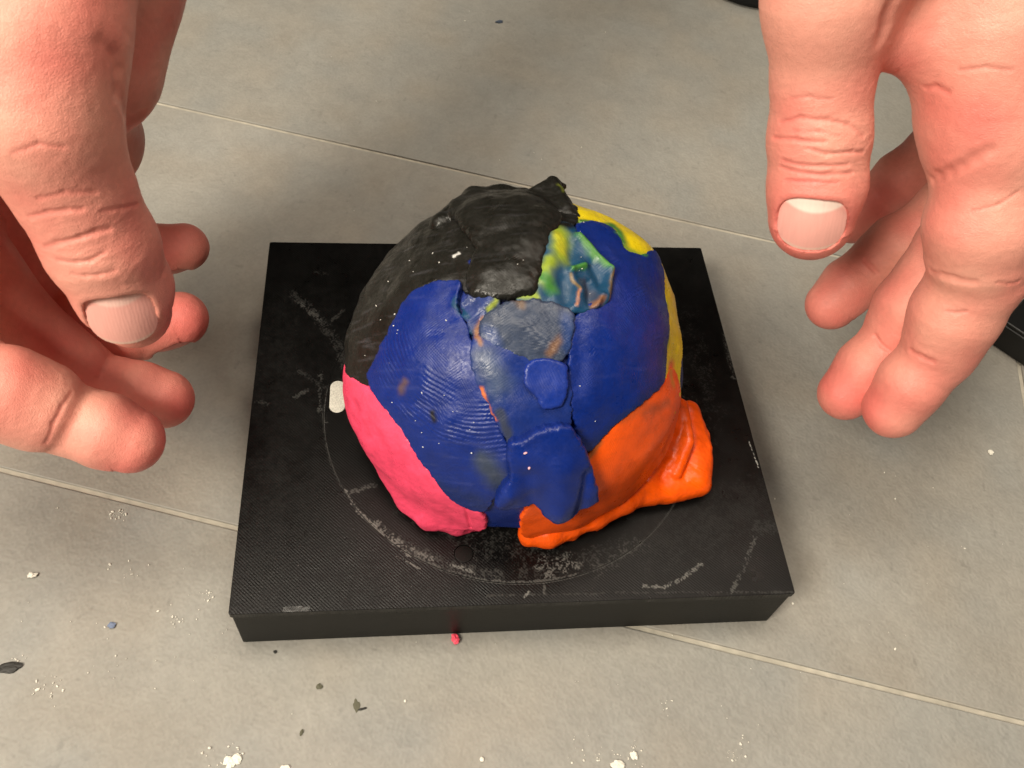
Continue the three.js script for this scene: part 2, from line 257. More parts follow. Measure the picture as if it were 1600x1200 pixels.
// ------------------------------------------------------------------ the clay ball
const BC = V3(0.00073, H + 0.0213, 0.0036), BR = 0.0473;            // centre and radius; its underside is pressed flat on the base
{
  const ball = thing('clay_ball', 'large ball of blue, black, pink, orange and yellow modelling clay on the black base', 'clay ball');
  const A = V3(-0.12, 0.80, 0.585).normalize(), E1 = V3(1, 0, 0).addScaledVector(A, -A.x).normalize(), E2 = E1.clone().cross(A).negate();   // chart of the ball around its upper front
  const chart = (x, y, z) => { const l = Math.hypot(x, y, z) || 1e-9, c = clamp((x * A.x + y * A.y + z * A.z) / l, -1, 1), p = x * E1.x + y * E1.y + z * E1.z, q = x * E2.x + y * E2.y + z * E2.z, s = Math.hypot(p, q) || 1e-9, t = Math.acos(c) * BR; return [t * p / s, t * q / s, l]; };
  const lift = [[1061, 575, -2.0], [1015, 400, 1.9], [975, 355, 1.4], [590, 430, -1.0], [545, 620, 0.8], [640, 380, -0.8], [650, 560, 0.6], [970, 520, 0.5]];
  function hit(u, v, off = 0) {                                      // where the line through a pixel meets the ball; outside its outline the point goes round the back
    const d = ray(u, v).normalize(), m = BC.clone().sub(eye), b = m.dot(d), near = m.clone().addScaledVector(d, -b).length(), R = BR + off;
    if (near < R * 0.995) { const t = b - Math.sqrt(R * R - near * near); return eye.clone().addScaledVector(d, t).sub(BC); }
    const side = eye.clone().addScaledVector(d, b).sub(BC).normalize(), back = m.clone().normalize(), a = (near - R * 0.995) / R * 1.5 - 0.19;
    return side.multiplyScalar(Math.cos(a) * R).addScaledVector(back, Math.sin(a) * R);
  }
  const C = (u, v, off = 0) => { const p = hit(u, v, off), q = chart(p.x, p.y, p.z); return [q[0], q[1]]; };
  const lifts = lift.map(([u, v, a]) => [...C(u, v), a * 1e-3]);
  const relief = (a, b) => { let s = 0; for (const [x, y, m] of lifts) { const q = ((a - x) ** 2 + (b - y) ** 2) / (0.013 * 0.013); if (q < 9) s += m * Math.exp(-q); } return s + 0.0009 * N(a * 70, b * 70, 3.1); };
  function polyField(poly, step = 0.0005) {                          // signed distance to an outline, kept on a grid
    let x0 = 1, x1 = -1, y0 = 1, y1 = -1; for (const [x, y] of poly) { x0 = Math.min(x0, x); x1 = Math.max(x1, x); y0 = Math.min(y0, y); y1 = Math.max(y1, y); }
    x0 -= 0.006; y0 -= 0.006; x1 += 0.006; y1 += 0.006; const w = Math.ceil((x1 - x0) / step) + 1, h = Math.ceil((y1 - y0) / step) + 1, d = new Float32Array(w * h);
    for (let j = 0; j < h; j++) for (let i = 0; i < w; i++) {
      const x = x0 + i * step, y = y0 + j * step; let m = 1e9, inside = false;
      for (let k = 0, n = poly.length; k < n; k++) { const [ax, ay] = poly[k], [bx, by] = poly[(k + 1) % n], dx = bx - ax, dy = by - ay, t = clamp(((x - ax) * dx + (y - ay) * dy) / (dx * dx + dy * dy + 1e-15)); m = Math.min(m, Math.hypot(x - ax - dx * t, y - ay - dy * t)); if ((ay > y) !== (by > y) && x < (bx - ax) * (y - ay) / (by - ay) + ax) inside = !inside; }
      d[j * w + i] = inside ? -m : m;
    }
    return (x, y) => { const X = (x - x0) / step, Y = (y - y0) / step, cx = clamp(X, 0, w - 1.001), cy = clamp(Y, 0, h - 1.001), i = Math.floor(cx), j = Math.floor(cy), a = cx - i, b = cy - j, o = j * w + i;
      return (d[o] * (1 - a) + d[o + 1] * a) * (1 - b) + (d[o + w] * (1 - a) + d[o + w + 1] * a) * b + Math.hypot(X - cx, Y - cy) * step; };
  }
  const smooth = (poly, n = 2) => { for (let k = 0; k < n; k++) { const o = []; poly.forEach((p, i) => { const q = poly[(i + 1) % poly.length]; o.push([p[0] * 0.75 + q[0] * 0.25, p[1] * 0.75 + q[1] * 0.25], [p[0] * 0.25 + q[0] * 0.75, p[1] * 0.25 + q[1] * 0.75]); }); poly = o; } return poly; };
  // texture of handled clay: fine grain, smears and finger-ridge prints
  const c1 = tileNoise(300, 21), c2 = tileNoise(90, 22), c3 = tileNoise(14, 23), c4 = tileNoise(6, 24);
  const clayBump = dataTex(1024, 1024, (u, v) => {
    const m = sstep(0.52, 0.66, c3(u, v)), ph = (u * 74 + v * 52 + 5 * c4(u, v) + 1.1 * c3(u, v)) * Math.PI * 2, m2 = sstep(0.55, 0.7, c3(v, u)), ph2 = (u * 60 - v * 70 + 4 * c4(v, u)) * Math.PI * 2;
    const k = 0.5 + 0.20 * (c1(u, v) - 0.5) + 0.30 * (c2(u, v) - 0.5) + 0.10 * Math.sin(ph) * m + 0.09 * Math.sin(ph2) * m2 - (c1(v, u) > 0.965 ? 0.2 : 0); return [k, k, k];
  });
  clayBump.repeat.set(20, 20);
  const clayRough = dataTex(512, 512, (u, v) => { const k = 0.40 + 0.26 * (c3(u, v) - 0.3) + 0.2 * (c2(u, v) - 0.5); return [k, k, k]; }); clayRough.repeat.set(20, 20);
  const clay = new THREE.MeshPhysicalMaterial({ vertexColors: true, bumpMap: clayBump, bumpScale: 0.00011, roughness: 0.92, roughnessMap: clayRough, specularIntensity: 0.7 });
  const smoothClay = new THREE.MeshPhysicalMaterial({ vertexColors: true, bumpMap: clayBump, bumpScale: 0.00007, roughness: 0.85, roughnessMap: clayRough, specularIntensity: 0.7 });
  const BLUE = lin(0.005, 0.021, 0.175), BLACK = lin(0.011, 0.0108, 0.0088), PINK = lin(0.97, 0.080, 0.175), ORANGE = lin(0.98, 0.108, 0.004), YELLOW = lin(0.83, 0.66, 0.012), GREEN = lin(0.055, 0.20, 0.04), LIME = lin(0.27, 0.36, 0.03), SLATE = lin(0.040, 0.055, 0.095), TEAL = lin(0.010, 0.055, 0.12), DULL = lin(0.26, 0.12, 0.06), DEEP = lin(0.005, 0.018, 0.12);

  // a piece: outline in photo pixels laid on the ball, top = mm over the ball's radius, round = mm, plus free-standing folds
  function piece(o) {
    const top = o.top * 1e-3, round = (o.round ?? 0.5) * 1e-3, deep = (o.deep ?? 3) * 1e-3, poly = o.outline && polyField(smooth(o.outline.map(([u, v]) => C(u, v, top)), o.sharp ?? 2));
    const dome = (o.dome ?? 0) * 1e-3, dw = (o.domeWidth ?? 6) * 1e-3, rag = (o.rag ?? 0.25) * 1e-3, lump = (o.lump ?? 0.25) * 1e-3, lf = o.lumpSize ? 1 / (o.lumpSize * 1e-3) : 160;
    const spots = (o.spots ?? []).map(([u, v, u2, v2, r, c, soft]) => [...C(u, v, top), ...C(u2, v2, top), r / 5.6 * 1e-3, c, soft ?? 0.6]);
    const bumps = (o.bumps ?? []).map(([u, v, u2, v2, r, m]) => [...C(u, v, top), ...C(u2, v2, top), r / 5.6 * 1e-3, m * 1e-3]);
    const ridges = (o.ridges ?? []).map(([u, v, r0, r1, period, amp, a0, a1]) => [...C(u, v, top), r0 / 5.6e3, r1 / 5.6e3, period * 1e-3, amp * 1e-3, a0, a1]);
    const seg = (a, b, s) => { const dx = s[2] - s[0], dy = s[3] - s[1], t = clamp(((a - s[0]) * dx + (b - s[1]) * dy) / (dx * dx + dy * dy + 1e-14)); return Math.hypot(a - s[0] - dx * t, b - s[1] - dy * t); };
    const folds = o.folds ?? [];
    const surface = (a, b, dp) => {
      let t = top + relief(a, b) + lump * 2 * N(a * lf, b * lf, o.id) + lump * 0.5 * N(a * lf * 3.1, b * lf * 3.1, o.id + 5);
      if (dome) t += dome * (1 - Math.exp(-Math.max(0, -dp) / dw));
      for (const s of bumps) { const q = seg(a, b, s) / s[4]; if (q < 2.5) t += s[5] * Math.exp(-q * q); }
      for (const [x, y, r0, r1, per, amp, a0, a1] of ridges) { const r = Math.hypot(a - x, b - y), an = ((Math.atan2(y - b, a - x) * 180 / Math.PI - a0) % 360 + 360) % 360 + a0, w = sstep(r0, r0 + 0.004, r) * (1 - sstep(r1 - 0.004, r1, r)) * sstep(a0, a0 + 18, an) * (1 - sstep(a1 - 18, a1, an)); if (w > 0) t += amp * w * Math.sin((r / per + 0.9 * N(a * 120, b * 120, 2)) * Math.PI * 2) * sstep(-0.35, 0.35, N(a * 110, b * 110, 8)) * (0.8 + 0.8 * N(a * 300, b * 300, 18)); }
      return t;
    };
    const field = {
      slack: 0.0012,
      cull() { return this.at(...arguments); },
      at(x, y, z) {
        let d = 1;
        const X = x - BC.x, Y = y - BC.y, Z = z - BC.z;
        if (poly) {
          const [a, b, r] = chart(X, Y, Z), outer = r - BR - top - 0.008;
          if (outer > 0.012) d = outer;
          else {
            const far = Math.max(poly(a, b) - 0.002, r - BR - top - 0.0045, BR - deep - 0.002 - r); if (far > 0.003 && !folds.length) return far;
            const dp = poly(a, b) - (o.grow ?? 0.4) * 1e-3 + rag * 2 * N(a * 420, b * 420, o.id + 9) + rag * N(a * 1300, b * 1300, o.id), t = surface(a, b, dp), mid = (t - deep) / 2, hh = (t + deep) / 2;
            const q = dp + round, s = Math.abs(r - BR - mid) - hh + round;
            d = Math.min(Math.max(q, s), 0) + Math.hypot(Math.max(q, 0), Math.max(s, 0)) - round;
          }
        }
        let first = true; let fd = 1;
        for (const f of folds) { const v = f.f(x, y, z); fd = first ? v : smin(fd, v, f.k); first = false; }
        if (!first) { const w = o.foldLump && fd < 0.004 ? o.foldLump * 1e-3 * (N(x * 300, y * 300, z * 300 + o.id) + 0.5 * N(x * 800, y * 800, z * 800)) : 0; d = smin(d, fd + w, (o.blend ?? 2) * 1e-3); }
        return Math.max(d, H + 0.00005 - y);
      },
    };
    const lo = V3(1, 1, 1), hi = V3(-1, -1, -1), grow = (p, r) => { lo.min(V3(p.x - r, p.y - r, p.z - r)); hi.max(V3(p.x + r, p.y + r, p.z + r)); };
    for (const [u, v] of o.outline ?? []) grow(hit(u, v, top + 0.002).add(BC), 0.008);
    if (poly) { grow(hit(...o.outline.reduce((s, p) => [s[0] + p[0] / o.outline.length, s[1] + p[1] / o.outline.length], [0, 0]), top + 0.004).add(BC), 0.012); }
    for (const b of o.box ?? []) grow(b, 0.008);
    lo.y = Math.max(lo.y, H - 0.001);
    const g = meshField(field, lo, hi, o.cell ?? 0.00046);
    const uv = new Float32Array(g.attributes.position.count * 2); let n = 0;
    paint(g, (x, y, z) => {
      const [a, b] = chart(x - BC.x, y - BC.y, z - BC.z); uv[n++] = a; uv[n++] = b;
      let c = [...o.colour]; const wx = 0.0006 * N(a * 500, b * 500, 1) + 0.0011 * N(a * 160, b * 160, 2), wy = 0.0006 * N(a * 500, b * 500, 11) + 0.0011 * N(a * 160, b * 160, 12);
      for (const s of spots) { const q = seg(a + wx, b + wy, s) / s[4], w = 1 - sstep(1 - s[6], 1 + s[6] * 0.3, q); if (w > 0) for (let k = 0; k < 3; k++) c[k] += (s[5][k] - c[k]) * w; }
      const v = 1 + 0.16 * N(a * 300, b * 300, 31) + 0.12 * N(a * 1500, b * 1500, 32), streak = o.streak ? Math.max(0, fbm(a * 90 + b * 40, b * 700, 5) - 0.12) * o.streak : 0;
      return [c[0] * v + streak * 0.05, c[1] * v + streak * 0.05, c[2] * v + streak * 0.06];
    });
    g.setAttribute('uv', new THREE.BufferAttribute(uv, 2));
    return obj(o.name, g, o.smooth ? smoothClay : clay, ball);
  }
  const fold = (list, k = 1.6) => chain(list.map(([u, v, h, r]) => ({ p: onPlane(u, v, H + h * 1e-3), r: r * 1e-3 })), k * 1e-3);          // pixel, mm over the base
  const freeFold = (list, k = 1.6) => chain(list.map(([u, v, depth, r]) => ({ p: px(u, v, depth), r: r * 1e-3 })), k * 1e-3);
  const where = (list) => list.map(([u, v, h]) => onPlane(u, v, H + h * 1e-3));

  // the hidden body of the ball
  {
    const f = { slack: 0.001, cull(x, y, z) { return this.at(x, y, z); }, at: (x, y, z) => { const [a, b, r] = chart(x - BC.x, y - BC.y, z - BC.z); return Math.max(r - BR - relief(a, b) + 0.0007 + 0.007 * (1 - sstep(0.001, 0.013, y - H)), H + 0.00005 - y); } };
    const g = meshField(f, V3(BC.x - 0.05, H - 0.002, BC.z - 0.05), V3(BC.x + 0.05, BC.y + 0.05, BC.z + 0.05), 0.0012);
    const uv = new Float32Array(g.attributes.position.count * 2); let n = 0;
    paint(g, (x, y, z) => { const [a, b] = chart(x - BC.x, y - BC.y, z - BC.z); uv[n++] = a; uv[n++] = b; return x < -0.02 || z < -0.02 ? BLACK : BLUE; }); g.setAttribute('uv', new THREE.BufferAttribute(uv, 2));
    obj('inner_clay', g, clay, ball);
  }
  piece({ id: 1, name: 'black_clay', colour: BLACK, top: 0.5, round: 0.4, lump: 0.22, streak: 2, rag: 0.35,
    outline: [[500, 560], [500, 480], [540, 400], [610, 310], [700, 240], [800, 230], [880, 260], [905, 320], [903, 345], [880, 360], [860, 400], [845, 440], [830, 462], [728, 462], [722, 442], [690, 439], [652, 452], [632, 470], [617, 500], [600, 532], [585, 600], [570, 600], [546, 582], [505, 572]],
    spots: [[740, 409, 740, 409, 7, BLUE, 0.6], [712, 398, 718, 396, 3, lin(0.6, 0.6, 0.58), 0.4], [862, 390, 850, 440, 20, LIME, 0.9]],
    bumps: [[640, 470, 615, 505, 8, 0.35], [660, 448, 700, 436, 8, 0.3]], folds: [], ridges: [[760, 640, 150, 210, 0.7, 0.05, 20, 160]] });
  // upper flap with its crest
  const crest = [...freeFold([[690, 352, 0.229, 3.2], [742, 312, 0.236, 3.0], [782, 306, 0.238, 2.6], [818, 307, 0.238, 2.4]], 2.4),
    { f: sheet(px(862, 283, 0.2365), px(802, 318, 0.2305), px(888, 336, 0.2275), 0.0012), k: 0.002 }, { f: sheet(px(866, 286, 0.2365), px(886, 328, 0.2285), px(901, 341, 0.2275), 0.0011), k: 0.0018 }, ...freeFold([[863, 284, 0.2368, 1.2], [880, 292, 0.2368, 0.9]], 1.0)];
  piece({ id: 2, name: 'black_flap', smooth: true, colour: BLACK, top: 2.2, round: 1.3, deep: 2, lump: 0.3, streak: 1, rag: 0.3, dome: 0.9, domeWidth: 5, foldLump: 0.22, blend: 3,
    outline: [[700, 320], [745, 285], [820, 285], [868, 318], [880, 342], [866, 356], [856, 380], [846, 412], [844, 440], [834, 455], [800, 466], [762, 464], [730, 457], [726, 430], [735, 405], [745, 380], [720, 350]],
    bumps: [[730, 420, 728, 450, 14, -0.7], [740, 400, 790, 360, 16, -0.6]], folds: crest, box: [px(863, 280, 0.239), px(900, 345, 0.228), px(690, 340, 0.228), px(780, 300, 0.24)],
    spots: [[905, 345, 893, 330, 11, GREEN, 0.9], [876, 287, 881, 296, 4, lin(0.12, 0.14, 0.02), 0.9]] });
  piece({ id: 3, name: 'yellow_clay', smooth: true, colour: YELLOW, top: 0.35, round: 0.35, lump: 0.12, rag: 0.2,
    outline: [[893, 318], [890, 250], [960, 250], [1030, 320], [1075, 420], [1085, 520], [1085, 640], [1060, 660], [1048, 610], [1050, 560], [1048, 500], [1032, 440], [1014, 402], [1000, 408], [976, 398], [966, 378], [950, 362], [905, 350]],
    spots: [[908, 346, 950, 360, 9, GREEN, 0.9], [950, 358, 972, 392, 14, GREEN, 0.9], [972, 394, 1000, 408, 10, LIME, 0.9], [1040, 470, 1050, 545, 6, lin(0.50, 0.52, 0.02), 0.9], [1062, 575, 1062, 610, 22, ORANGE, 0.9], [1058, 612, 1050, 640, 20, ORANGE, 0.7]] });
  piece({ id: 4, name: 'right_blue_slab', colour: BLUE, top: 0.95, round: 0.4, lump: 0.12, rag: 0.3, dome: 0.5, streak: 0.6,
    outline: [[902, 348], [930, 349], [952, 360], [963, 378], [974, 396], [998, 407], [1012, 400], [1029, 432], [1045, 485], [1050, 540], [1050, 580], [1043, 598], [1005, 627], [974, 652], [940, 690], [920, 712], [906, 690], [896, 645], [889, 600], [892, 545], [897, 500], [915, 480], [948, 468], [952, 430], [920, 390], [900, 372]],
    ridges: [[780, 700, 150, 330, 0.62, 0.05, -80, 60], [1200, 600, 290, 320, 0.8, 0.09, 120, 240]], bumps: [[905, 500, 905, 600, 10, -0.4]],
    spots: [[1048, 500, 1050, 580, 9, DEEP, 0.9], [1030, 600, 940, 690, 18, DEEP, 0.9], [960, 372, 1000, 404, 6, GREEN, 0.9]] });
  piece({ id: 5, name: 'left_blue_slab', colour: BLUE, top: 1.0, round: 0.4, lump: 0.16, rag: 0.3, dome: 0.5, streak: 1.2,
    outline: [[628, 474], [648, 453], [690, 440], [724, 441], [716, 462], [712, 482], [727, 503], [735, 530], [739, 580], [762, 625], [782, 680], [802, 722], [797, 750], [770, 780], [757, 800], [715, 787], [690, 761], [655, 715], [622, 660], [592, 622], [574, 592], [578, 575], [600, 532], [616, 500]],
    ridges: [[765, 480, 95, 205, 1.12, 0.105, 65, 200]], bumps: [[722, 445, 713, 478, 8, 0.7], [790, 720, 798, 745, 8, 0.6]],
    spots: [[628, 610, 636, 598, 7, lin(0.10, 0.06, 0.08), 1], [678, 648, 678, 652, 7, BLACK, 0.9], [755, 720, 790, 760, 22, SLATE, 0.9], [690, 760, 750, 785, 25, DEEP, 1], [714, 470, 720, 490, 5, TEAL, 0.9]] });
  piece({ id: 6, name: 'pink_clay', smooth: true, colour: PINK, top: 0.55, round: 0.8, lump: 0.16, rag: 0.25, deep: 5,
    outline: [[515, 565], [540, 570], [548, 588], [572, 600], [592, 623], [622, 662], [655, 717], [692, 763], [720, 790], [757, 800], [760, 830], [720, 836], [690, 832], [660, 828], [652, 826], [560, 790], [500, 680]],
    folds: fold([[616, 738, 7, 2.4], [642, 782, 4, 2.9], [672, 806, 3, 3.2], [715, 816, 2.6, 3.0], [742, 812, 2.6, 3.0]], 3), box: where([[590, 760, 1], [750, 825, 1]]), blend: 6, foldLump: 0.25, bumps: [[728, 795, 735, 825, 3, -0.5], [657, 812, 662, 826, 4, 0.7]] });
  piece({ id: 7, name: 'orange_clay', smooth: true, colour: ORANGE, top: 0.5, round: 0.6, lump: 0.05, rag: 0.2, deep: 4,
    outline: [[1070, 575], [1056, 580], [1046, 598], [1006, 627], [975, 653], [940, 692], [918, 715], [926, 760], [905, 782], [850, 784], [822, 796], [814, 815], [816, 860], [900, 880], [1020, 840], [1080, 740], [1090, 640]],
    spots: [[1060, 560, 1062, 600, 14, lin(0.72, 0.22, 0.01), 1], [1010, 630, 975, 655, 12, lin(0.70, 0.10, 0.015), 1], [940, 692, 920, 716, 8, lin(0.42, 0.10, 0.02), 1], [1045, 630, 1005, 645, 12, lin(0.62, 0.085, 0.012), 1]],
    bumps: [[1036, 708, 1050, 685, 4, -0.9]] });
  piece({ id: 8, name: 'orange_rim', smooth: true, colour: ORANGE, top: 0, foldLump: 0.16, cell: 0.00048,
    folds: [...fold([[830, 833, 3.2, 3.7], [858, 833, 3.6, 3.9], [888, 823, 4.4, 3.2], [930, 806, 5.2, 3.5], [975, 784, 6.4, 3.2], [1010, 752, 8.2, 2.7], [1034, 712, 10.5, 2.2], [1050, 670, 13, 1.9], [1060, 632, 14.5, 1.5]], 1.6),
      ...fold([[838, 818, 5, 3.4], [872, 812, 6, 3.4], [908, 796, 7, 3.0]], 2.2),
      ...fold([[980, 782, 4.6, 3.0], [1014, 768, 5, 3.6], [1046, 762, 4.6, 4.4]], 2),
      ...[[[1062, 634, 14], [1046, 735, 9], [1024, 765, 4], 2.0, 1.2], [[1066, 634, 14], [1076, 690, 13], [1056, 740, 9.6], 1.7, 0.8], [[1058, 650, 12], [1068, 700, 11], [1052, 742, 8.5], 1.5, 0.5], [[1078, 640, 10], [1100, 700, 6.5], [1088, 745, 5], 2.4, 0.9], [[1072, 650, 8], [1084, 750, 5], [1036, 762, 4], 4.2, 1.6], [[1094, 720, 5], [1092, 756, 4], [1064, 762, 4], 3.6, 1.6]].map(([p, q, r, t, k]) => ({ f: sheet(...[p, q, r].map(([u, v, h]) => onPlane(u, v, H + h * 1e-3)), t * 1e-3), k: k * 1e-3 })),
      ...fold([[1082, 640, 10, 1.2], [1101, 680, 7, 1.4], [1106, 702, 4.8, 1.2]], 0.9), ...fold([[880, 812, 5, 1.5], [893, 835, 2.4, 1.7]], 1), ...fold([[925, 812, 2.5, 1.7], [932, 823, 1.5, 1.2]], 1), ...fold([[835, 812, 5, 1.6], [822, 846, 1.3, 1.3]], 1), ...fold([[905, 800, 6.5, 1.4], [985, 765, 9, 1.2]], 1)],
    box: where([[820, 840, 2], [1105, 690, 6], [1060, 630, 16], [1085, 775, 2], [900, 800, 8]]), spots: [[1108, 700, 1108, 703, 3, lin(0.85, 0.2, 0.12), 0.6]] });
  piece({ id: 9, name: 'green_clay', smooth: true, colour: TEAL, top: 1.2, round: 0.5, lump: 0.10, lumpSize: 5, rag: 0.15, deep: 2,
    outline: [[868, 345], [896, 350], [902, 372], [925, 392], [953, 425], [955, 450], [948, 476], [925, 482], [905, 488], [880, 484], [835, 474], [805, 470], [815, 455], [838, 440], [845, 405], [858, 370]],
    bumps: [[902, 374, 948, 422, 8, 1.7], [952, 428, 946, 466, 6, 1.2], [892, 424, 906, 455, 7, 0.7], [906, 455, 900, 478, 7, 0.6], [926, 412, 938, 440, 9, -0.9], [892, 380, 893, 408, 8, -0.8], [866, 375, 852, 440, 14, 1.2], [938, 462, 930, 478, 5, 1.2], [920, 440, 921, 472, 6, -0.9], [895, 420, 915, 414, 5, 1.2], [880, 440, 885, 470, 9, -0.5]],
    ridges: [[800, 300, 60, 200, 0.55, 0.05, 10, 100]],
    spots: [[868, 350, 888, 352, 14, BLACK, 0.9], [873, 365, 878, 400, 18, LIME, 0.9], [870, 375, 880, 392, 11, lin(0.50, 0.50, 0.03), 0.9], [858, 410, 848, 438, 13, LIME, 0.9], [850, 436, 862, 450, 11, GREEN, 0.9], [812, 462, 834, 460, 9, LIME, 0.6], [901, 374, 950, 424, 8, lin(0.075, 0.23, 0.05), 0.8], [893, 420, 915, 415, 5, GREEN, 0.8], [893, 428, 906, 455, 3, lin(0.20, 0.13, 0.05), 0.9], [906, 458, 900, 476, 3, lin(0.36, 0.13, 0.05), 0.9], [953, 430, 948, 468, 3.5, lin(0.15, 0.10, 0.05), 0.9], [936, 470, 928, 478, 6, DULL, 0.9], [915, 440, 925, 462, 10, SLATE, 0.9]] });
  piece({ id: 10, name: 'slate_lump', smooth: true, colour: SLATE, top: 1.5, round: 0.7, lump: 0.22, rag: 0.3, deep: 2, dome: 0.8,
    outline: [[752, 500], [768, 484], [790, 474], [820, 468], [860, 470], [890, 482], [897, 500], [893, 530], [888, 556], [865, 566], [835, 566], [800, 550], [765, 538], [750, 530]],
    ridges: [[800, 420, 60, 150, 0.6, 0.04, 40, 140]],
    spots: [[806, 470, 816, 476, 7, lin(0.13, 0.085, 0.06), 1], [870, 532, 858, 550, 7, lin(0.17, 0.095, 0.06), 1], [885, 500, 888, 540, 14, lin(0.02, 0.045, 0.15), 0.9], [765, 520, 775, 540, 12, lin(0.03, 0.055, 0.16), 0.9]] });
  piece({ id: 11, name: 'small_blue_lump', colour: lin(0.03, 0.05, 0.17), top: 1.2, round: 0.8, lump: 0.5, lumpSize: 4, rag: 0.4, deep: 2,
    outline: [[724, 468], [738, 460], [765, 462], [782, 466], [768, 486], [752, 505], [748, 530], [738, 520], [728, 500], [722, 482]],
    spots: [[775, 466, 765, 484, 6, lin(0.3, 0.36, 0.06), 0.9], [752, 500, 746, 520, 5, DULL, 0.9], [746, 520, 752, 535, 5, DULL, 0.9], [736, 520, 735, 540, 5, TEAL, 0.9], [720, 485, 728, 495, 6, TEAL, 0.9]] });
  piece({ id: 12, name: 'middle_blue_lump', smooth: true, colour: lin(0.009, 0.027, 0.17), top: 1.3, round: 0.5, lump: 0.2, lumpSize: 9, rag: 0.3, deep: 2.5, dome: 0.4,
    outline: [[738, 530], [750, 526], [770, 534], [800, 540], [832, 548], [850, 562], [875, 566], [890, 580], [890, 640], [892, 670], [850, 690], [805, 700], [790, 685], [768, 640], [745, 600], [736, 565]],
    spots: [[760, 560, 775, 600, 26, lin(0.04, 0.065, 0.14), 1], [785, 640, 800, 690, 8, lin(0.035, 0.045, 0.085), 0.7], [745, 525, 752, 536, 5, DULL, 0.9], [750, 610, 775, 655, 4, lin(0.6, 0.16, 0.05), 0.7]] });
  piece({ id: 13, grow: 0, name: 'blue_flake', smooth: true, colour: lin(0.009, 0.030, 0.23), top: 2.7, round: 0.8, lump: 0.16, rag: 0.2, deep: -0.5, sharp: 1,
    outline: [[828, 562], [850, 558], [884, 566], [890, 580], [884, 635], [862, 640], [845, 640], [838, 618], [820, 606], [815, 585]] });
  piece({ id: 14, grow: 0, name: 'lower_blue_lump', smooth: true, colour: BLUE, top: 4.8, round: 1.3, lump: 0.3, lumpSize: 10, rag: 0.25, deep: 0.5, dome: 0.9, sharp: 1,
    outline: [[795, 692], [815, 690], [838, 672], [890, 662], [908, 685], [922, 712], [930, 742], [940, 784], [932, 788], [905, 800], [880, 812], [868, 817], [852, 810], [838, 795], [822, 800], [790, 802], [770, 792], [776, 772], [800, 745], [788, 712]],
    bumps: [[880, 735, 870, 805, 20, 1.5], [918, 745, 905, 795, 8, -1.0], [825, 745, 830, 790, 12, -0.9], [795, 775, 780, 788, 10, 0.8]],
    folds: fold([[783, 790, 8, 2.6], [800, 796, 7, 3.0], [814, 796, 7, 2.6]], 1.5), box: where([[780, 800, 4], [820, 810, 4], [870, 815, 6]]), blend: 1.2 });
  {                                                                  // pale grains pressed into the clay
    const at = []; const grains = (u, v, w, h, n, off) => { for (let i = 0; i < n; i++) at.push(hit(u + (rnd() - 0.5) * w, v + (rnd() - 0.5) * h, off).add(BC)); };
    grains(960, 430, 110, 130, 26, 0.0014); grains(930, 360, 50, 30, 14, 0.0013); grains(660, 430, 160, 130, 11, 0.0006); grains(590, 520, 40, 90, 6, 0.0005); grains(640, 560, 120, 140, 12, 0.0016); grains(920, 620, 40, 90, 10, 0.0013); grains(780, 400, 80, 90, 2, 0.0032); grains(700, 690, 120, 120, 8, 0.0016);
    const inst = new THREE.InstancedMesh(new THREE.IcosahedronGeometry(0.00013, 1), new THREE.MeshStandardMaterial({ color: 0xe6e4de, roughness: 0.35 }), at.length), m4 = new THREE.Matrix4(), q = new THREE.Quaternion();
    at.forEach((p, i) => { const k = 0.55 + rnd() * 0.9; q.setFromEuler(new THREE.Euler(rnd() * 6, rnd() * 6, rnd() * 6)); m4.compose(p, q, V3(k, k * 0.7, k * (1 + rnd()))); inst.setMatrixAt(i, m4); });
    inst.name = 'pale_grains'; inst.userData = { kind: 'stuff' }; inst.castShadow = inst.receiveShadow = true; ball.add(inst);
  }
  for (const [u, v, t] of [[821, 708, 0.4], [827, 731, 1.2]]) {      // two pink flecks stuck on the blue
    const p = hit(u, v, 0.0053).add(BC), m = obj('pink_fleck', new THREE.SphereGeometry(0.0004, 10, 8).scale(1.3, 0.5, 0.7), new THREE.MeshStandardMaterial({ color: new THREE.Color().setRGB(0.8, 0.45, 0.5), roughness: 0.5 }), ball); m.position.copy(p); m.rotation.y = t;
  }
}

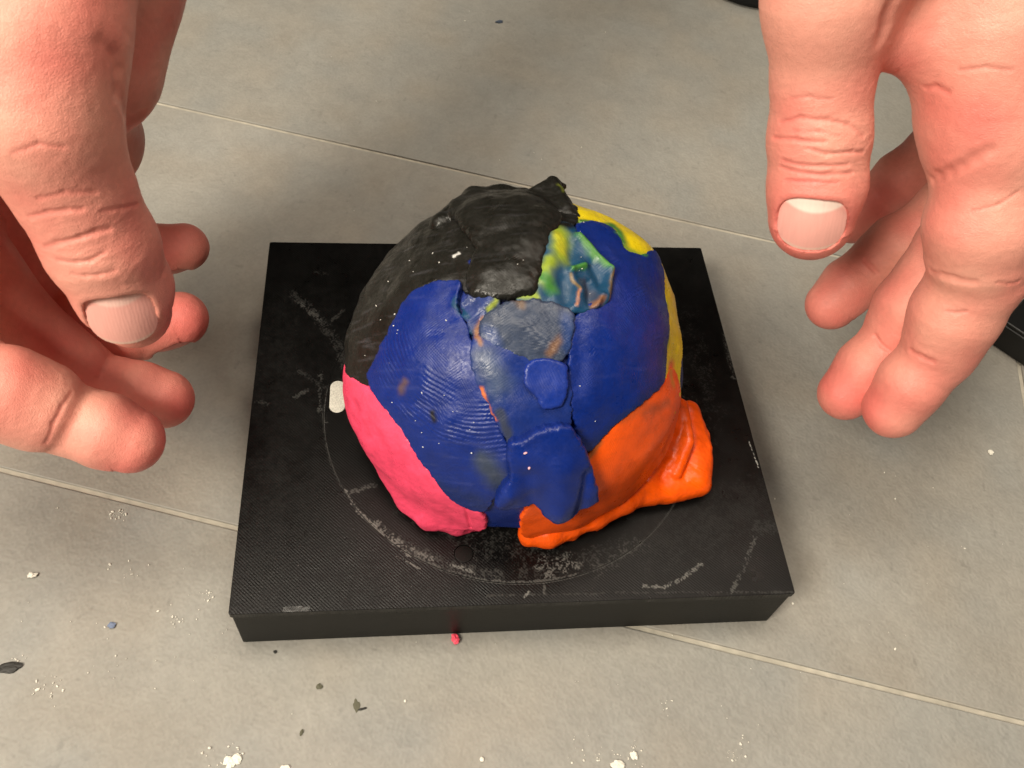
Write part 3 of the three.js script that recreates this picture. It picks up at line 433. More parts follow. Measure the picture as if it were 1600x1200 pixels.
// ------------------------------------------------------------------ the two hands
{
  const s1 = tileNoise(420, 41), s2 = tileNoise(150, 42), s3 = tileNoise(60, 43), s4 = tileNoise(12, 44);
  const skinBump = dataTex(1024, 1024, (u, v) => {                   // fine furrows of skin, two directions
    const a = Math.abs(s1(u, v) - 0.5) * 2, b = Math.abs(s2(u, v) - 0.5) * 2, k = 0.45 * Math.sqrt(a) + 0.40 * Math.sqrt(b) + 0.15 * s3(u, v); return [k, k, k];
  });
  skinBump.repeat.set(24, 24);
  const skinRough = dataTex(512, 512, (u, v) => { const k = 0.50 + 0.16 * (s4(u, v) - 0.5) + 0.18 * (s2(u, v) - 0.5); return [k, k, k]; }); skinRough.repeat.set(24, 24);
  const skin = new THREE.MeshPhysicalMaterial({ vertexColors: true, bumpMap: skinBump, bumpScale: 0.00013, roughness: 0.9, roughnessMap: skinRough, specularIntensity: 0.9, sheen: 0.25, sheenColor: new THREE.Color().setRGB(0.9, 0.4, 0.28), sheenRoughness: 0.6 });
  const nailMat = new THREE.MeshPhysicalMaterial({ vertexColors: true, roughness: 0.55 });
  const SKIN = lin(0.88, 0.375, 0.285), RED = lin(0.80, 0.200, 0.165), PALE = lin(0.92, 0.50, 0.36);

  function finger(f, side, from) {                                        // a lean core with a soft pad under each bone, so that the joints stay waisted
    const o = []; for (let j = 0; j + 1 < f.length; j++) o.push({ f: cone(f[j].p, f[j + 1].p, f[j].r * (j ? 0.945 : 1), f[j + 1].r * (j + 2 < f.length ? 0.945 : 0.94)), k: 0.0018 });
    for (let j = from; j + 1 < f.length; j++) {
      const a = f[j], b = f[j + 1], along = b.p.clone().sub(a.p).normalize(), s = side.clone().addScaledVector(along, -side.dot(along)).normalize(), end = j + 2 === f.length;
      const r = end ? b.r * 1.02 : Math.min(a.r, b.r * 1.12) * 0.99, P = (t, m) => a.p.clone().lerp(b.p, t).addScaledVector(s, m * 1e-3);
      o.push({ f: cone(P(end ? 0.30 : 0.24, 0.8), P(end ? 0.55 : 0.52, 1.0), r * 0.96, r * (end ? 1.03 : 1.02)), k: 0.0019 }, { f: cone(P(end ? 0.55 : 0.52, 1.0), P(end ? 1.02 : 0.78, end ? 0.0 : 0.8), r * (end ? 1.03 : 1.02), end ? b.r * 0.93 : r * 0.95), k: 0.0019 });
    }
    return o;
  }
  function makeHand(name, label, spec) {
    const J = ([u, v, d, r]) => ({ p: px(u, v, d), r: r * 1e-3 });
    const fingers = spec.fingers.map((f) => f.map(J)), side = V3().addScaledVector(camX, spec.palmar[0]).addScaledVector(camY, spec.palmar[1]).addScaledVector(camZ, spec.palmar[2]).normalize(), fPrims = fingers.map((f, i) => i ? [...finger(f, side, spec.pads?.[i] ? spec.padFrom : 0), ...(spec.pads?.[i] ?? []).flatMap((p) => chain(p.map(J), 0.0013))] : chain(f, 0.002)), palm = [...spec.palm.flatMap((c) => chain(c.map(J), 0.008)), ...spec.webs.map(([a, b, c, r]) => ({ f: sheet(px(...a), px(...b), px(...c), r * 1e-3), k: 0.006 }))];
    const thumbPalm = spec.thumbBlend ?? 0.006;
    const wrinkles = spec.wrinkles.map(([f, j, r, a]) => { const o = fingers[f][j].p, t = fingers[f][j + 1].p.clone().sub(fingers[f][j - 1].p).normalize(), s = t.clone().cross(camZ).normalize(); return { o, t, s, r2: r * r * 1e-6, a: a * 1e-3 }; });
    let on = { palm, fingers: fPrims }, grooves = [], nails = [], onGrooves = [], onNails = [], onWrinkles = [];
    const core = (x, y, z) => {
      let pd = 1; for (const p of on.palm) { const v = p.f(x, y, z); pd = pd === 1 ? v : smin(pd, v, p.k); }
      let d = pd;
      for (let i = 0; i < on.fingers.length; i++) { const f = on.fingers[i]; if (!f.length) continue; let fd = 1; for (const p of f) { const v = p.f(x, y, z); fd = fd === 1 ? v : smin(fd, v, p.k); } const w = smin(pd, fd, i ? 0.0045 : thumbPalm); d = d === pd ? w : smin(d, w, 0.0005); }
      return d;
    };
    const nailLocal = (n, x, y, z) => { const X = x - n.o.x, Y = y - n.o.y, Z = z - n.o.z, s = X * n.s.x + Y * n.s.y + Z * n.s.z, t = X * n.t.x + Y * n.t.y + Z * n.t.z, m = X * n.n.x + Y * n.n.y + Z * n.n.z; const q = Math.pow(Math.pow(Math.abs(s / n.w), 2.8) + Math.pow(Math.abs(t / n.l), 2.8), 1 / 2.8); return [s, t, m + s * s / (2 * n.rc) + t * t / (2 * n.rl), (q - 1) * Math.min(n.w, n.l)]; };
    const full = (x, y, z) => {
      let d = core(x, y, z); if (d > 0.0026 || d < -0.0034) return d;
      for (const n of onNails) {
        const [, t, m, e] = nailLocal(n, x, y, z); if (Math.abs(m) > 0.006 || e > 0.005) continue;
        const fold = t < n.l * 0.55 ? 1 : 0.25; d -= 0.00034 * fold * Math.exp(-(((e - 0.0011) / 0.0010) ** 2)) * (1 - sstep(0.002, 0.005, Math.abs(m)));
        d = smax(d, -Math.max(e - 0.00005, -m), 0.0004);
      }
      for (const g of onGrooves) { const q = g.f(x, y, z) / g.w; if (q < 2.6) d += g.d * Math.exp(-q * q); }
      for (const k of onWrinkles) { const X = x - k.o.x, Y = y - k.o.y, Z = z - k.o.z, q = (X * X + Y * Y + Z * Z) / k.r2; if (q < 4) { const t = X * k.t.x + Y * k.t.y + Z * k.t.z, s = X * k.s.x + Y * k.s.y + Z * k.s.z; d += k.a * Math.exp(-q) * (Math.abs(N(t * 900 + 2.5 * N(s * 160, t * 160, 7), s * 150, 3)) * -1.6 + 0.4 + 0.5 * N(t * 2100, s * 320, 9)); } }
      d += 0.00006 * N(x * 520, y * 520, z * 520) + 0.00022 * N(x * 80, y * 80, z * 80);
      return d;
    };
    const march = (u, v) => { const d = ray(u, v); let t = 0.1; for (let i = 0; i < 200; i++) { const p = eye.clone().addScaledVector(d, t), q = core(p.x, p.y, p.z); if (q < 1e-5) return p; t += q / d.length() * 0.9; if (t > 0.5) break; } return null; };
    const slope = (p) => { const e = 0.0004; return V3(core(p.x + e, p.y, p.z) - core(p.x - e, p.y, p.z), core(p.x, p.y + e, p.z) - core(p.x, p.y - e, p.z), core(p.x, p.y, p.z + e) - core(p.x, p.y, p.z - e)).normalize(); };
    for (const [depth, width, ...pts] of spec.creases) {
      const q = pts.map(([u, v]) => march(u, v)).filter(Boolean); const len = q.length;
      if (len < 2) console.log(name, 'crease missed', JSON.stringify(pts));
      for (let i = 0; i + 1 < len; i++) if (q[i].distanceTo(q[i + 1]) < 0.02) grooves.push({ f: cone(q[i], q[i + 1], 0, 0), m: q[i].clone().lerp(q[i + 1], 0.5), h: q[i].distanceTo(q[i + 1]) / 2 + width * 2.2e-3, d: depth * 1e-3 * (i === 0 || i === len - 2 ? 0.75 : 1), w: width * 1e-3 });
    }
    fingers.forEach((f, i) => {                                       // a nail on the back of each end joint
      const tip = f[f.length - 1].p, prev = f[f.length - 2].p, before = f[f.length - 3].p, along = tip.clone().sub(prev).normalize();
      let o, n; const ns = spec.nails[i];
      if (ns.at) { o = march(...ns.at); n = slope(o); if (ns.lean) n.addScaledVector(along, ns.lean).normalize(); }
      else { const bend = before.clone().sub(prev).normalize().add(along).normalize(); n = bend.addScaledVector(along, -bend.dot(along)).normalize().negate(); if (ns.dir) { n.set(0, 0, 0).addScaledVector(camX, ns.dir[0]).addScaledVector(camY, ns.dir[1]).addScaledVector(camZ, ns.dir[2]); n.addScaledVector(along, -n.dot(along)).normalize(); }
        const c = prev.clone().lerp(tip, 0.72); let t = 0.02; for (let k = 0; k < 80; k++) { const p = c.clone().addScaledVector(n, t), q = core(p.x, p.y, p.z); t -= q * 0.8; } o = c.addScaledVector(n, t); }
      const t = along.clone().addScaledVector(n, -along.dot(n)).normalize(), s = t.clone().cross(n).normalize();
      nails.push({ o: o.clone().addScaledVector(n, -0.00035), n, t, s, w: ns.w * 1e-3, l: ns.l * 1e-3, rc: ns.w * 1e-3 * 1.28, rl: 0.022, i });
    });
    const every = { palm, fingers: fPrims };
    const field = { slack: 0.0018, cull(x, y, z, reach) {
      const dist = []; let m = 1; for (const p of palm) { const v = p.f(x, y, z); dist.push(v); m = Math.min(m, v); } const fd = fPrims.map((f) => f.map((p) => { const v = p.f(x, y, z); m = Math.min(m, v); return v; }));
      if (m > reach * 1.25 + 0.012) return m; const lim = m + 2 * reach + 0.012;
      on = { palm: palm.filter((p, i) => dist[i] < lim), fingers: fPrims.map((f, i) => f.filter((p, k) => fd[i][k] < lim)) };
      onGrooves = grooves.filter((g) => g.f(x, y, z) < reach + 3 * g.w); onNails = nails.filter((n) => Math.hypot(x - n.o.x, y - n.o.y, z - n.o.z) < reach + 0.018); onWrinkles = wrinkles.filter((k) => Math.hypot(x - k.o.x, y - k.o.y, z - k.o.z) < reach + 2 * Math.sqrt(k.r2));
      return core(x, y, z);
    }, at: full };
    const lo = V3(1, 1, 1), hi = V3(-1, -1, -1); for (const l of [...fingers, ...spec.palm.map((c) => c.map(J))]) for (const j of l) { lo.min(j.p.clone().addScalar(-j.r - 0.004)); hi.max(j.p.clone().addScalar(j.r + 0.004)); }
    const planes = [[800, -70, camX, -1], spec.edge].filter(Boolean).map((q) => q.length === 4 && q[2] === camX ? camX.clone().cross(ray(q[0], q[1])).normalize() : camY.clone().cross(ray(...q)).normalize()).map((n, i) => n.multiplyScalar(n.dot(ray(800, 600)) > 0 ? -1 : 1));
    const out = (x, y, z) => { let m = -1; for (const n of planes) m = Math.max(m, (x - eye.x) * n.x + (y - eye.y) * n.y + (z - eye.z) * n.z); return m; };
    const clip = (f, cut) => ({ slack: f.slack, cull: (x, y, z, reach) => { const c = cut(x, y, z); return c > reach * 1.3 ? c : Math.max(f.cull(x, y, z, reach), c); }, at: (x, y, z) => Math.max(f.at(x, y, z), cut(x, y, z)) });
    const fine = meshField(clip(field, (x, y, z) => out(x, y, z) - 0.0030), lo, hi, spec.cell ?? 0.00048), coarse = meshField(clip(field, (x, y, z) => 0.0010 - out(x, y, z)), lo, hi, 0.0016);
    const g = mergeGeometries([fine, coarse]);
    on = every; onGrooves = grooves; onNails = nails;
    const tips = fingers.map((f) => f[f.length - 1].p), knots = fingers.flatMap((f, i) => f.slice(1, -1).map((j) => j.p));
    paint(g, (x, y, z) => {
      const c = [...SKIN]; let m = 0; for (const p of tips) m = Math.max(m, 1 - sstep(0.004, 0.022, Math.hypot(x - p.x, y - p.y, z - p.z))); for (const p of knots) m = Math.max(m, 0.5 * (1 - sstep(0.006, 0.016, Math.hypot(x - p.x, y - p.y, z - p.z))));
      const blot = fbm(x * 45, y * 45, z * 45, 3) * 1.1, pale = fbm(x * 35 + 9, y * 35, z * 35, 3) * 1.2, f = N(x * 900, y * 900, z * 900) * 0.06;
      const r = clamp(0.22 + m * 0.5 + blot * 1.15), w = clamp(0.32 + pale * 1.3 - m * 0.4);
      let gr = 0; for (const q of grooves) { if (Math.abs(x - q.m.x) > q.h || Math.abs(y - q.m.y) > q.h || Math.abs(z - q.m.z) > q.h) continue; const d = q.f(x, y, z) / q.w; if (d < 2 && q.w < 0.001) gr = Math.max(gr, (1 - d / 2) * 0.25); }
      for (let k = 0; k < 3; k++) { c[k] += (PALE[k] - c[k]) * w * 0.55; c[k] += (RED[k] - c[k]) * clamp(r + gr); c[k] *= 1 + f; }
      for (const n of nails) { const e = nailLocal(n, x, y, z); if (Math.abs(e[2]) < 0.0025 && e[3] > -0.0006 && e[3] < 0.0005 && (e[1] > n.l * 0.45 || Math.abs(e[0]) > n.w * 0.8)) { const k = sstep(-0.1, 0.25, N(x * 420, y * 420, z * 420)) * (n.i ? 1 : 0.6); for (let m = 0; m < 3; m++) c[m] *= 1 - k * [0.5, 0.62, 0.66][m]; } }   // grime under the nail edge
      return c;
    });
    const root = new THREE.Mesh(boxUV(g), skin); root.name = numbered('hand'); root.castShadow = root.receiveShadow = true; scene.add(root); tag(root, label, 'hand', 'hands of the person at the clay ball');
    nails.forEach((n, i) => {
      const f = { slack: 0.0006, cull(x, y, z) { return this.at(x, y, z); }, at: (x, y, z) => { const [s, t, m, e] = nailLocal(n, x, y, z); return Math.max(e - 0.00005, Math.abs(m + 0.0001 - 0.00004 * Math.sin(s * 9000 + 3 * N(t * 400, s * 2000, 1)) * 0.3) - 0.00032, Math.hypot(x - n.o.x, y - n.o.y, z - n.o.z) - 0.016); } };
      const e = 0.013, ng = meshField(f, n.o.clone().addScalar(-e), n.o.clone().addScalar(e), 0.00026);
      paint(ng, (x, y, z) => { const [s, t] = nailLocal(n, x, y, z), moon = 1 - sstep(-0.0004, 0.0005, t / n.l * n.l + n.l * 0.52 + (s / n.w) ** 2 * n.l * 0.30), edge = sstep(n.l * 0.84, n.l * 0.93, t + (s / n.w) ** 2 * 0.0018), v = 1 + 0.05 * N(s * 1800, t * 200, 3); return [0, 1, 2].map((k) => { let c = [0.90, 0.43, 0.365][k]; c += ([0.95, 0.76, 0.66][k] - c) * moon * (i === 0 ? spec.moon : 0.2); c += ([0.80, 0.60, 0.48][k] - c) * edge * 0.6; return c * v; }); });
      obj(i === 0 ? 'thumb_nail' : 'finger_nail', ng, nailMat, root);
    });
    return root;
  }

  makeHand('left', 'bare hand with curled fingers and grimy nails held beside the black and pink clay', {
    palmar: [0.1, 0.8, 0.5], edge: [-50, 400], padFrom: 9, pads: { 1: [[[10, 614, 0.203, 11.2], [60, 634, 0.207, 10.8]], [[126, 660, 0.212, 8.8], [165, 672, 0.213, 8.9], [205, 688, 0.215, 7.8]]], 2: [[[66, 545, 0.229, 9.6], [118, 577, 0.233, 9.0]], [[188, 606, 0.237, 8.3], [220, 614, 0.237, 8.4], [256, 624, 0.238, 7.7]]] },
    fingers: [
      [[62, 185, 0.163, 12.6], [112, 288, 0.172, 11.3], [158, 384, 0.181, 11.1], [193, 452, 0.190, 10.0], [207, 486, 0.197, 8.2]],
      [[-230, 440, 0.190, 12], [-52, 592, 0.203, 11.4], [96, 655, 0.2125, 8.6], [205, 688, 0.215, 7.9]],
      [[-130, 310, 0.207, 12], [20, 506, 0.225, 11.3], [155, 597, 0.237, 8.2], [256, 624, 0.238, 7.8]],
      [[-60, 290, 0.224, 11.5], [66, 480, 0.246, 9.8], [196, 522, 0.248, 8.8], [281, 498, 0.250, 7.7]],
      [[20, 280, 0.242, 11], [88, 430, 0.259, 8.9], [196, 408, 0.262, 7.7], [287, 386, 0.262, 7.0]],
    ],
    palm: [
      [[62, 185, 0.163, 12.6], [56, 60, 0.160, 14.2], [70, -110, 0.166, 19]],
      [[35, 285, 0.236, 12], [126, 212, 0.218, 12.6], [110, 174, 0.207, 11.2], [138, 95, 0.191, 13.6], [150, -40, 0.187, 16.2], [130, -240, 0.186, 23]],
      [[-230, 440, 0.190, 12], [-20, -180, 0.182, 22]], [[-130, 310, 0.207, 12], [60, -200, 0.190, 22]], [[-60, 290, 0.224, 12], [110, -200, 0.198, 22]],
      [[-230, 440, 0.19, 11], [-60, 290, 0.224, 11], [40, 285, 0.24, 11]], [[90, -230, 0.188, 27], [60, -560, 0.165, 31], [-60, -1300, 0.13, 38]],
    ],
    webs: [[[30, 150, 0.172], [-170, 340, 0.192], [40, 0, 0.18], 8], [[-60, 290, 0.224], [115, 190, 0.234], [130, -60, 0.21], 10], [[70, 30, 0.174], [130, 112, 0.186], [140, -60, 0.182], 11.5]],
    wrinkles: [[0, 2, 13, 0.12], [0, 1, 12, 0.12], [1, 1, 11, 0.10], [1, 2, 9, 0.10], [0, 3, 9, 0.07]], moon: 0.45, nails: [{ at: [188, 503], w: 6.9, l: 6.9, lean: -0.12 }, { w: 6.0, l: 6, dir: [-0.1, -0.8, -0.7] }, { w: 6, l: 6, dir: [-0.1, -0.7, -0.8] }, { w: 5.8, l: 6, dir: [0.2, -0.95, -0.35] }, { w: 5, l: 5.2, dir: [0.1, -0.95, -0.45] }],
    creases: [
      [0.43, 0.55, [45, 339], [75, 332], [105, 328], [129, 327]], [0.52, 0.55, [72, 386], [90, 380], [126, 371], [150, 362], [171, 358]], [0.43, 0.47, [90, 407], [120, 410], [141, 407], [162, 395]], [0.28, 0.47, [114, 428], [135, 431], [156, 429], [180, 423]],
      [0.24, 0.55, [60, 310], [100, 300], [150, 300]], [0.28, 0.47, [160, 330], [190, 325], [215, 320]], [0.7, 1.4, [161, 65], [180, 88], [188, 111], [186, 142], [196, 175]], [2.2, 1.1, [184, 190], [205, 186], [222, 180]], [0.35, 0.6, [72, 692], [84, 662], [98, 634], [112, 614]], [0.24, 0.47, [20, 240], [60, 225], [100, 230]],
    ],
  });

  makeHand('right', 'bare hand with thumb pointing down and straight fingers held beside the orange clay', {
    palmar: [-0.85, 0.15, 0.35], edge: [1650, 400], padFrom: 1, pads: { 1: [[[1543, 318, 0.2015, 12.6], [1536, 350, 0.2035, 12.9], [1530, 392, 0.2075, 12.0]]] },
    fingers: [
      [[1294, 0, 0.178, 12.4], [1285, 118, 0.187, 10.4], [1280, 215, 0.193, 10.7], [1276, 290, 0.197, 10.5], [1268, 341, 0.200, 9.4]],
      [[1572, 200, 0.196, 14.2], [1530, 425, 0.212, 11.6], [1468, 548, 0.226, 9.4], [1397, 637, 0.236, 8.0]],
      [[1625, 235, 0.222, 13], [1462, 428, 0.235, 9.8], [1396, 530, 0.245, 8.6], [1322, 613, 0.250, 7.6]],
      [[1600, 245, 0.238, 12], [1448, 360, 0.252, 9.0], [1366, 414, 0.258, 8.1], [1299, 475, 0.262, 7.4]],
      [[1550, 180, 0.248, 11], [1438, 258, 0.266, 8.2], [1384, 304, 0.274, 7.3], [1334, 346, 0.278, 6.7]],
    ],
    palm: [
      [[1294, 0, 0.178, 12.4], [1345, -130, 0.173, 16], [1440, -260, 0.172, 20]], [[1556, 218, 0.196, 14.0], [1555, 170, 0.194, 14.6], [1562, 40, 0.187, 16.4], [1560, -250, 0.180, 25]],
      [[1620, 230, 0.222, 13], [1600, -230, 0.196, 24]], [[1600, 240, 0.238, 12], [1580, -230, 0.205, 23]], [[1550, 180, 0.248, 11], [1545, 0, 0.228, 14], [1550, -230, 0.205, 22]],
      [[1575, 195, 0.2, 12.5], [1615, 225, 0.222, 12], [1550, 180, 0.248, 11]], [[1550, -250, 0.184, 28], [1580, -560, 0.165, 31], [1680, -1300, 0.13, 38]],
    ],
    webs: [[[1335, 34, 0.183], [1520, 98, 0.193], [1480, -140, 0.179], 7.0]], thumbBlend: 0.0045,
    wrinkles: [[0, 2, 13, 0.14], [0, 1, 12, 0.10], [1, 1, 13, 0.10], [1, 2, 10, 0.12], [0, 3, 9, 0.06]], moon: 0.95, nails: [{ at: [1267, 355], w: 7.1, l: 6.2, lean: 0.05 }, { w: 6, l: 6, dir: [0.7, -0.3, -0.8] }, { w: 6, l: 6, dir: [0.5, -0.4, -0.8] }, { w: 5.8, l: 6, dir: [0.3, -0.7, -0.6] }, { w: 5, l: 5, dir: [0.2, -0.7, -0.7] }],
    creases: [
      [0.38, 0.51, [1220, 192], [1251, 184], [1293, 188], [1324, 195], [1349, 213]], [0.43, 0.47, [1209, 215], [1243, 218], [1266, 222], [1288, 222]], [0.43, 0.47, [1263, 232], [1293, 240], [1332, 237], [1349, 238]], [0.38, 0.47, [1224, 251], [1251, 258], [1286, 259], [1324, 258]],
      [0.38, 0.47, [1220, 261], [1251, 270], [1293, 273], [1332, 270]], [0.33, 0.43, [1228, 282], [1263, 284], [1309, 286]], [0.24, 0.47, [1235, 155], [1262, 151], [1300, 156]], [0.19, 0.39, [1240, 205], [1280, 206], [1310, 212]],
      [0.9, 1.2, [1456, 282], [1464, 276], [1482, 270], [1500, 262], [1520, 250], [1545, 236]], [0.80, 0.90, [1454, 426], [1472, 431], [1490, 436], [1523, 442]], [0.38, 0.47, [1480, 487], [1495, 489], [1510, 487]], [0.80, 0.80, [1424, 549], [1440, 558], [1456, 565]], [0.47, 0.47, [1560, 442], [1578, 444], [1592, 441]],
      [1.2, 1.6, [1396, 4], [1388, 24], [1384, 44], [1378, 60]], [0.4, 0.7, [1447, 138], [1462, 136], [1480, 145]], [0.28, 0.47, [1500, 110], [1540, 105], [1580, 110]], [0.66, 0.55, [1351, 407], [1360, 416], [1370, 426]], [0.66, 0.55, [1368, 525], [1378, 540], [1390, 548]], [0.24, 0.47, [1520, 330], [1560, 320], [1590, 300]],
    ],
  });
}

// ------------------------------------------------------------------ things at the edge of the picture
{
  // a second black printed plate, its corner showing beyond the forefinger
  const c = onPlane(1541, 533, 0), q = onPlane(1600, 573, 0), along = q.clone().sub(c).normalize(), over = V3(along.z, 0, -along.x);
  const w = 0.11, d = 0.09, hh = 0.012, t = thing('black_plate', 'black plastic plate with pale scratches lying on the tiles beyond the forefinger', 'plate');
  const mk = document.createElement('canvas'); mk.width = mk.height = 512; const x = mk.getContext('2d'); x.fillStyle = '#141414'; x.fillRect(0, 0, 512, 512); x.lineCap = 'round';
  for (let i = 0; i < 70; i++) { const g = 40 + rnd() * 70; x.strokeStyle = `rgba(${g},${g},${g},${0.25 + rnd() * 0.5})`; x.lineWidth = 0.8 + rnd() * 2; const a = rnd() * 512, b = rnd() * 512, k = rnd() * 6.3, l = 8 + rnd() * 40; x.beginPath(); x.moveTo(a, b); x.lineTo(a + Math.cos(k) * l, b + Math.sin(k) * l); x.stroke(); }
  x.strokeStyle = 'rgba(190,190,185,0.8)'; x.lineWidth = 3; for (const [a, b, e, f] of [[34, 470, 46, 490], [48, 480, 58, 462], [70, 440, 92, 452], [100, 470, 116, 446]]) { x.beginPath(); x.moveTo(a, b); x.lineTo(e, f); x.stroke(); }
  const m = new THREE.CanvasTexture(mk); m.colorSpace = THREE.SRGBColorSpace;
  const plain = new THREE.MeshStandardMaterial({ color: 0x111110, roughness: 0.45 });
  const body = obj('body', new RoundedBoxGeometry(w, hh - 0.0015, d, 2, 0.0006), plain, t); body.position.y = (hh - 0.0015) / 2;
  const topm = obj('top_sheet', new RoundedBoxGeometry(w - 0.0008, 0.0016, d - 0.0008, 2, 0.0005), new THREE.MeshStandardMaterial({ map: m, roughness: 0.4 }), t); topm.position.y = hh - 0.0008;
  t.position.copy(c).addScaledVector(along, w / 2).addScaledVector(over, d / 2); t.rotation.y = Math.atan2(-along.z, along.x);
}
{
  // toe of a black shoe beyond the tiles
  const t = thing('shoe', 'black shoe toe standing on the tiles behind the thumb', 'shoe'), p = onPlane(1172, 0, 0);
  const black = new THREE.MeshStandardMaterial({ color: 0x0d0d0e, roughness: 0.7 }), rubber = new THREE.MeshStandardMaterial({ color: 0x080808, roughness: 0.85 });
  const outline = (k) => { const s = new THREE.Shape(); for (let i = 0; i <= 48; i++) { const a = i / 48 * Math.PI * 2, z = Math.cos(a), x = Math.sin(a), w = (z > 0 ? 0.047 : 0.040) * k, l = (z > 0 ? 0.10 : 0.17) * k; const X = Math.sign(x) * Math.pow(Math.abs(x), 0.8) * w, Z = Math.sign(z) * Math.pow(Math.abs(z), 0.85) * l; i ? s.lineTo(X, Z) : s.moveTo(X, Z); } return s; };
  const sole = new THREE.ExtrudeGeometry(outline(1), { depth: 0.018, bevelEnabled: true, bevelThickness: 0.003, bevelSize: 0.003, bevelSegments: 3 }); sole.translate(0, 0, 0.003); sole.rotateX(-Math.PI / 2);
  const up = new THREE.SphereGeometry(1, 48, 32), q = up.attributes.position; for (let i = 0; i < q.count; i++) { const x = q.getX(i), y = q.getY(i), z = q.getZ(i), back = z > 0; q.setXYZ(i, x * (back ? 0.038 : 0.045) * (1 + 0.03 * N(x * 3, y * 3, z * 3)), 0.022 + Math.max(0, y) * (0.042 + 0.045 * Math.max(0, z)), z * (z < 0 ? 0.098 : 0.165)); } up.computeVertexNormals();
  obj('sole', sole, rubber, t); obj('upper', up, black, t); for (let i = 0; i < 4; i++) { const l = obj('lace', new THREE.TorusGeometry(0.022, 0.0022, 8, 24, Math.PI), black, t); l.position.set(0, 0.043 + i * 0.006, 0.005 + i * 0.022); l.rotation.x = 0.2; }
  t.position.set(p.x + 0.010, 0, p.z - 0.093); t.rotation.y = Math.PI;
}
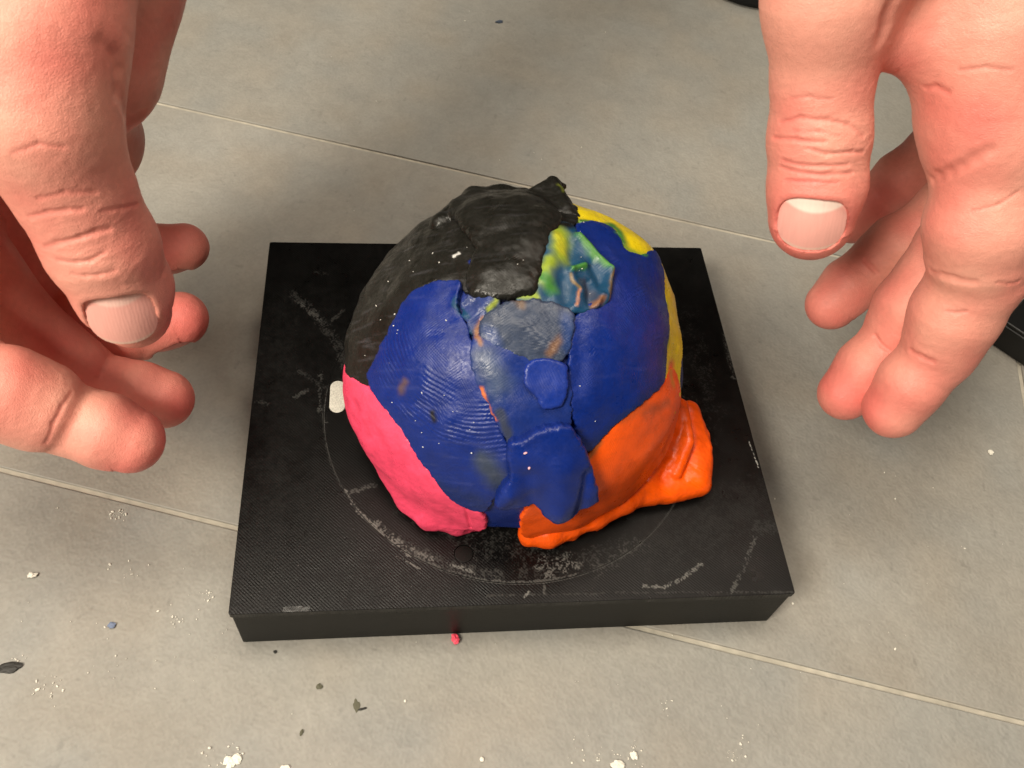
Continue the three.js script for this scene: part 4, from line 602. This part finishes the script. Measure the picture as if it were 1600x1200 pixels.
// ------------------------------------------------------------------ crumbs on the tiles
{
  const mat = (r, g, b, k = 0.7) => new THREE.MeshStandardMaterial({ color: new THREE.Color().setRGB(r, g, b), roughness: k });
  const PALE = mat(0.80, 0.77, 0.68), DARK = mat(0.020, 0.019, 0.016, 0.6), OLIVE = mat(0.10, 0.095, 0.06), GREYBLUE = mat(0.16, 0.20, 0.30), PINK = mat(0.95, 0.09, 0.15, 0.5);
  function crumb(u, v, w, l, hgt, m, label, cat, turn = 0, n = 0) {
    const g = new THREE.IcosahedronGeometry(1, 3), q = g.attributes.position; for (let i = 0; i < q.count; i++) { const x = q.getX(i), y = q.getY(i), z = q.getZ(i), k = 1 + 0.55 * N(x * 1.3 + n * 3.7, y * 1.3, z * 1.3 + n) + 0.25 * N(x * 3 + n, y * 3, z * 3); q.setXYZ(i, x * k * w / 2, y * k * hgt / 2, z * k * l / 2); }
    g.computeVertexNormals(); const o = obj('crumb', g, m); tag(o, label, cat); o.position.copy(onPlane(u, v, 0)); g.computeBoundingBox(); o.position.y = -g.boundingBox.min.y * 0.85; o.rotation.y = turn; return o;
  }
  crumb(16, 1043, 0.0056, 0.0030, 0.0007, DARK, 'oval black flake lying on the tile in front of the curled fingers', 'flake', 0.1, 1);
  crumb(175, 978, 0.0020, 0.0017, 0.0007, GREYBLUE, 'grey blue clay crumb on the tile beside the base corner', 'crumb', 0.4, 2);
  crumb(711, 1000, 0.0020, 0.0026, 0.0018, PINK, 'pink clay crumb against the front foot of the black base', 'crumb', 0.2, 3);
  crumb(52, 900, 0.0023, 0.0015, 0.0012, PALE, 'white oval chip on the tile near the lower joint', 'chip', 0.1, 4);
  crumb(566, 1108, 0.0022, 0.0006, 0.0004, DARK, 'thin dark splinter on a stain in front of the black base', 'splinter', 0.2, 5);
  crumb(557, 1103, 0.0016, 0.0030, 0.00015, OLIVE, 'olive smear under a dark splinter in front of the black base', 'smear', 0.3, 6);
  crumb(499, 1073, 0.0015, 0.0014, 0.0005, OLIVE, 'small round olive crumb in front of the black base', 'crumb', 0, 7);
  crumb(471, 1145, 0.0008, 0.0015, 0.0004, OLIVE, 'small long olive crumb near the bottom of the tile', 'crumb', -0.3, 8);
  crumb(430, 1019, 0.0008, 0.0008, 0.0004, DARK, 'tiny black speck close to the base front', 'speck', 0, 9);
  crumb(966, 1197, 0.0036, 0.0026, 0.0010, PALE, 'largest white flake on the tile in front of the black base', 'flake', -0.4, 10);
  crumb(990, 1181, 0.0018, 0.0022, 0.0008, PALE, 'white chip beside the largest white flake', 'chip', 0.3, 11);
  crumb(445, 1199, 0.0022, 0.0010, 0.0006, PALE, 'flat white flake between the dark splinter and the chalky smear', 'flake', 0, 12);
  crumb(753, 1187, 0.0011, 0.0011, 0.0006, PALE, 'small white grain left of the largest white flake', 'grain', 0, 13);
  crumb(1547, 708, 0.0016, 0.0018, 0.0014, PALE, 'bright white grain on the tile below the forefinger', 'grain', 0, 14);
  crumb(780, 35, 0.0034, 0.0016, 0.0009, mat(0.06, 0.08, 0.12), 'dark blue grey flake on the far tile behind the ball', 'flake', 0.2, 15);
  crumb(220, 573, 0.0020, 0.0026, 0.0010, PALE, 'white grain on the tile under the curled fingers', 'grain', 0, 16);
  for (const [u, v, nn] of [[355, 1188, 20], [364, 1190, 21], [370, 1183, 22], [360, 1196, 23], [372, 1188, 24]]) { const o = crumb(u, v, 0.0021, 0.0016, 0.0006, PALE, 'white flake in the small chalky heap on the near tile', 'flake', nn, nn); o.userData.group = 'chalky heap flakes'; }
  // dust too fine to count
  const spots = []; const puff = (u, v, r, n) => { for (let i = 0; i < n; i++) { const a = rnd() * 6.28, k = Math.sqrt(rnd()) * r; spots.push(onPlane(u + Math.cos(a) * k, v + Math.sin(a) * k * 0.7, 0)); } };
  puff(183, 806, 16, 22); puff(322, 930, 14, 12); puff(275, 970, 14, 12); puff(75, 1075, 30, 26); puff(30, 1030, 12, 8); puff(90, 793, 6, 3); puff(205, 897, 20, 8); puff(910, 1170, 40, 16); puff(1150, 1178, 16, 16); puff(1040, 1100, 14, 7); puff(1158, 1160, 12, 7); puff(350, 1180, 40, 20); puff(990, 1185, 40, 20); puff(200, 1000, 190, 34); puff(800, 1120, 400, 26); puff(1350, 900, 240, 20); puff(600, 120, 380, 12);
  const inst = new THREE.InstancedMesh(new THREE.IcosahedronGeometry(0.00018, 0), PALE, spots.length), m4 = new THREE.Matrix4(), qt = new THREE.Quaternion(); inst.name = 'white_dust'; inst.userData = { kind: 'stuff', label: 'fine white dust scattered over the tiles', category: 'dust' };
  spots.forEach((p, i) => { const k = 0.5 + rnd() * rnd() * 2.2; qt.setFromEuler(new THREE.Euler(rnd() * 6, rnd() * 6, rnd() * 6)); m4.compose(V3(p.x, 0.0001, p.z), qt, V3(k * (0.7 + rnd()), k * 0.8, k)); inst.setMatrixAt(i, m4); });
  inst.castShadow = inst.receiveShadow = true; scene.add(inst);
}
renderer.render(scene, camera);
